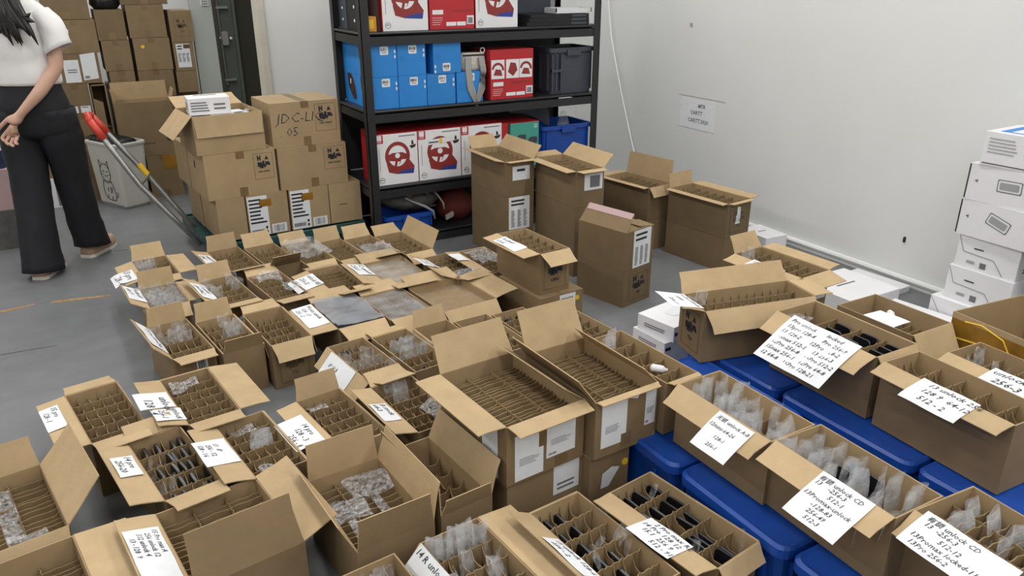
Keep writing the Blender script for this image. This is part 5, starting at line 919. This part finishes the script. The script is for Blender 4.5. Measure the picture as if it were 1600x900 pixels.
# stacks of closed and open cartons by the shelf
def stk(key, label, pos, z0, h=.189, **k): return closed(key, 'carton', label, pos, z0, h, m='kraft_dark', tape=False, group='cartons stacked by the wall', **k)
P1 = (2.095, 3.745, 0, .18, .40); P2 = (2.30, 3.375, 0, .175, .39); P3 = (2.87, 3.495, 8, .19, .36); P4 = (3.022, 3.055, 6, .19, .42); P5 = (2.252, 2.883, 13, .21, .30)
stk('p1a', 'bottom carton of the stack nearest the steering wheel boxes', P1, 0); c = stk('p1b', 'middle carton with a list label, stack nearest the steering wheel boxes', P1, .19)
rect_on(c, 'F', .12, .0, .85, .97, 'label_white', 'label'); [lines_on(c, 'F', q_, .06, q_ + .14, .58, 14, 'ink', 'printing', seed=3) for q_ in (.2, .42, .63)]; lines_on(c, 'F', .2, .68, .7, .9, 2, 'ink', 'printing')
SH['p1'] = ''; P['p1'], P['p2'], P['p3'], P['p4'] = P1, P2, P3, P4
c = oc('p1', 'open carton on top of the stack nearest the steering wheel boxes', 'top', {'B': (35, .08), 'R': (35, .085), 'L': (80, .06), 'F': (88, .03)}, .38); grid(c, 4, 7); rect_on(c, 'F', .25, .45, .85, .85, 'label_white', 'label'); lines_on(c, 'F', .4, .65, .7, .8, 1, 'ink', 'printing')
stk('p2a', 'bottom carton of the second stack by the shelf', P2, 0); stk('p2b', 'middle carton of the second stack by the shelf', P2, .19); c = oc('p2', 'open carton on top of the second stack by the shelf', 'top', {'B': (70, .06), 'R': (45, .09), 'L': (95, .05), 'F': (95, .05)}, .38); grid(c, 4, 7); rect_on(c, 'F', .3, .45, .95, .9, 'label_white', 'label'); rect_on(c, 'F', .5, .52, .85, .84, 'ink_grey', 'barcode', .0016)
stk('p3a', 'bottom carton of the stack with the tall dark flap', P3, 0); c = oc('p3', 'open carton with a tall dark flap against the wall', 'top', {'R': (6, .13), 'L': (92, .03), 'B': (88, .07), 'F': (150, .06)}, .19); grid(c, 4, 7)
stk('p4a', 'bottom carton of the stack beside the baseboard', P4, 0); c = oc('p4', 'open carton with framed print on top of stack beside the baseboard', 'top', {'B': (12, .08), 'R': (82, .07), 'L': (94, .03), 'F': (92, .03)}, .19); grid(c, 5, 7); logo_on(c, 'F', .14, .12, .88, .8, m='print_brown', words='TH'); poly_on(c, 'F', [(.07, .07), (.11, .07), (.105, .16), (.08, .165)], 'label_white', 'torn_label')
c = stk('p5a', 'bottom carton with emblem in the front stack of two', P5, 0); logo_on(c, 'F', .2, .12, .88, .82, words='TH')
c = carton('p5', 'carton', 'half closed carton with pink tape in the front stack of two', P5, .19, .19, {'L': (-42, .10), 'R': (-86, .10), 'B': (-84, .09), 'F': (-84, .09)}, group='cartons stacked by the wall', m='kraft_dark'); rect_on(c, 'F', .28, .0, .9, .98, 'label_white', 'label'); [lines_on(c, 'F', q_, .05, q_ + .12, .55, 14, 'ink', 'printing', seed=5) for q_ in (.34, .52, .7)]; lines_on(c, 'F', .34, .66, .78, .92, 2, 'ink', 'printing')
h_, u_, out_, ln_ = side_frame(c, 'L'); a_, fl_, be_ = c['flap']['L']; p_ = h_.copy()
for i in (1, 2, 3):      # pink printed tape along the outer end of the raised flap
    aa = R(a_) + be_ * (i / 3) * .5; d_ = UP * math.cos(aa) + out_ * math.sin(aa); n_ = -(UP * math.sin(aa) - out_ * math.cos(aa))
    if i < 3: p_ = p_ + d_ * fl_ / 3
G().loft([[p_ + u_ * e + d_ * v + n_ * q_ for e, v in ((-.138, .004), (.138, .004), (.138, fl_ / 3 + .002), (-.138, fl_ / 3 + .002))] for q_ in (.0004, .0014)]).out('tape', 'pink_box', c['o'])
# white boxes
WB = 'white product boxes'
for i, (z, hh, dx, rz) in enumerate(((0, .075, 0, 8), (.076, .06, .03, 3), (.137, .065, .05, 10))):
    c = solid('ww%d' % i, 'white_box', ['bottom', 'middle', 'top'][i] + ' white box of the small stack beside the long sideways carton', 'box', (1.985 + dx, 2.20, rz, .21, .19), z, hh, 'white_print', WB)
    for x in (.06, .13): poly_on(c, 'F', [(x * .21 + a, hh * .5 + b) for a, b in rrect(.016, .016, .0078)], 'ink', 'icon')
    lines_on(c, 'L', .2, .3, .8, .6, 2, 'ink_grey', 'printing'); poly_on(c, 'T', [(.13 + a, .1 + b) for a, b in rrect(.09, .06, .02)], 'label_white', 'embossed_panel', .0015)
for i, (x, y, w_, l_, z, hh) in enumerate(((3.40, 2.98, .16, .22, 0, .12), (3.15, 2.20, .34, .32, 0, .11), (3.47, 2.30, .22, .3, 0, .03), (3.12, 1.84, .26, .3, 0, .09))):
    c = solid('wf%d' % i, 'white_flat_box', ['small white flat box by the baseboard, behind the open carton', 'wide white flat box lying near the baseboard', 'white flat box touching the baseboard', 'white flat box between the wide carton and the white stack'][i], 'box', (x, y, 3 * (i - 1), w_, l_), z, hh, 'white_print', WB); lines_on(c, 'T', .3, .5, .7, .56, 1, 'ink_grey', 'printing'); rect_on(c, 'L', .1, .2, .9, .3, 'clear_grey', 'print', .0012)
for i, (z, hh, y1, y0, x0, rz, nm) in enumerate(((0, .155, 1.86, 1.40, 3.27, 0, 'lowest white box of the tall stack by the wall'), (.156, .152, 1.825, 1.545, 3.30, 0, 'second white box from the floor in the tall wall stack'), (.309, .142, 1.815, 1.55, 3.31, 0, 'third white box from the floor in the tall wall stack'),
        (.452, .155, 1.83, 1.40, 3.295, -2, 'white box with a tilted grey label in the tall stack'), (.608, .155, 1.83, 1.39, 3.30, 0, 'white box with a level grey label in the tall stack'), (.764, .138, 1.80, 1.43, 3.30, 2, 'top white box with blue print on the tall wall stack'))):
    L_ = y1 - y0; W_ = .27; c = solid('ws%d' % i, 'white_box', nm, 'box', (x0 + W_ / 2, (y0 + y1) / 2, rz, W_, L_), z, hh, 'white_print', WB); Lm = L_
    if i < 3:
        g = G(); o_, u, v, nn, aa, bb = face(c, 'L'); fr = lambda x, y, q_: o_ + u * x + v * y + nn * q_
        for p0, p1 in (((.01, .95), (.12, .5)), ((.12, .5), (.62, .45)), ((.62, .45), (.80, .05))):
            a = Vector((p0[0] * aa, p0[1] * bb)); b = Vector((p1[0] * aa, p1[1] * bb)); n2 = Vector((-(b - a).y, (b - a).x)).normalized() * .0018; g.prism([tuple(a - n2), tuple(b - n2), tuple(b + n2), tuple(a + n2)], .0004, .0012, fr)
        g.out('edge_line', 'clear_grey', c['o']); lines_on(c, 'L', .28, .62, .52, .70, 1, 'ink', 'lettering', seed=1); lines_on(c, 'L', .2, .16, .34, .26, 2, 'ink_grey', 'printing', seed=2); rect_on(c, 'L', .42, .1, .52, .28, 'ink_grey', 'barcode')
        lines_on(c, 'F', .15, .2, .4, .36, 2, 'ink', 'printing', seed=3)
    elif i < 5:
        tl = -18 if i == 3 else 2; a_ = R(tl); o_, u, v, nn, aa, bb = face(c, 'L'); cx2, cy2 = .40 * aa, .55 * bb
        for w2, h2_, m_, of in ((.10, .052, 'ink_grey', .0008), (.092, .044, 'label_white', .0014), (.078, .03, 'clear_grey', .002)): poly_on(c, 'L', [(cx2 + p_ * math.cos(a_) - q_ * math.sin(a_), cy2 + p_ * math.sin(a_) + q_ * math.cos(a_)) for p_, q_ in rrect(w2, h2_, .006)], m_, 'label', of)
        poly_on(c, 'L', [(.07 * aa, .55 * bb), (.1 * aa, .6 * bb), (.1 * aa, .5 * bb)], 'ink_grey', 'arrow'); lines_on(c, 'L', .68, .4, .74, .6, 2, 'ink', 'printing', seed=4); bx('edge_band', (-W_ / 2 - .0012, Lm / 2 - .004, .004), (-W_ / 2 + .03, Lm / 2 + .0015, hh - .004), 'ink', c['o'])
    else:
        lines_on(c, 'L', .06, .35, .38, .85, 5, 'clear_grey', 'printing', seed=5, duty=.3); lines_on(c, 'L', .46, .3, .95, .85, 6, 'clear_grey', 'printing', seed=6, duty=.3); lines_on(c, 'L', .03, .04, .7, .10, 1, 'ink', 'printing', seed=2); rect_on(c, 'T', .15, .1, .9, .9, 'blue_print', 'top_print'); rect_on(c, 'T', .2, .5, .9, .8, 'label_white', 'top_print', .0016)
c = solid('nv', 'navy_box', 'dark navy box behind the tall white stack', 'box', (3.45, 1.32, 0, .25, .1), 0, .45, 'navy_cloth'); rect_on(c, 'F', .2, .2, .8, .8, 'ink', 'print')
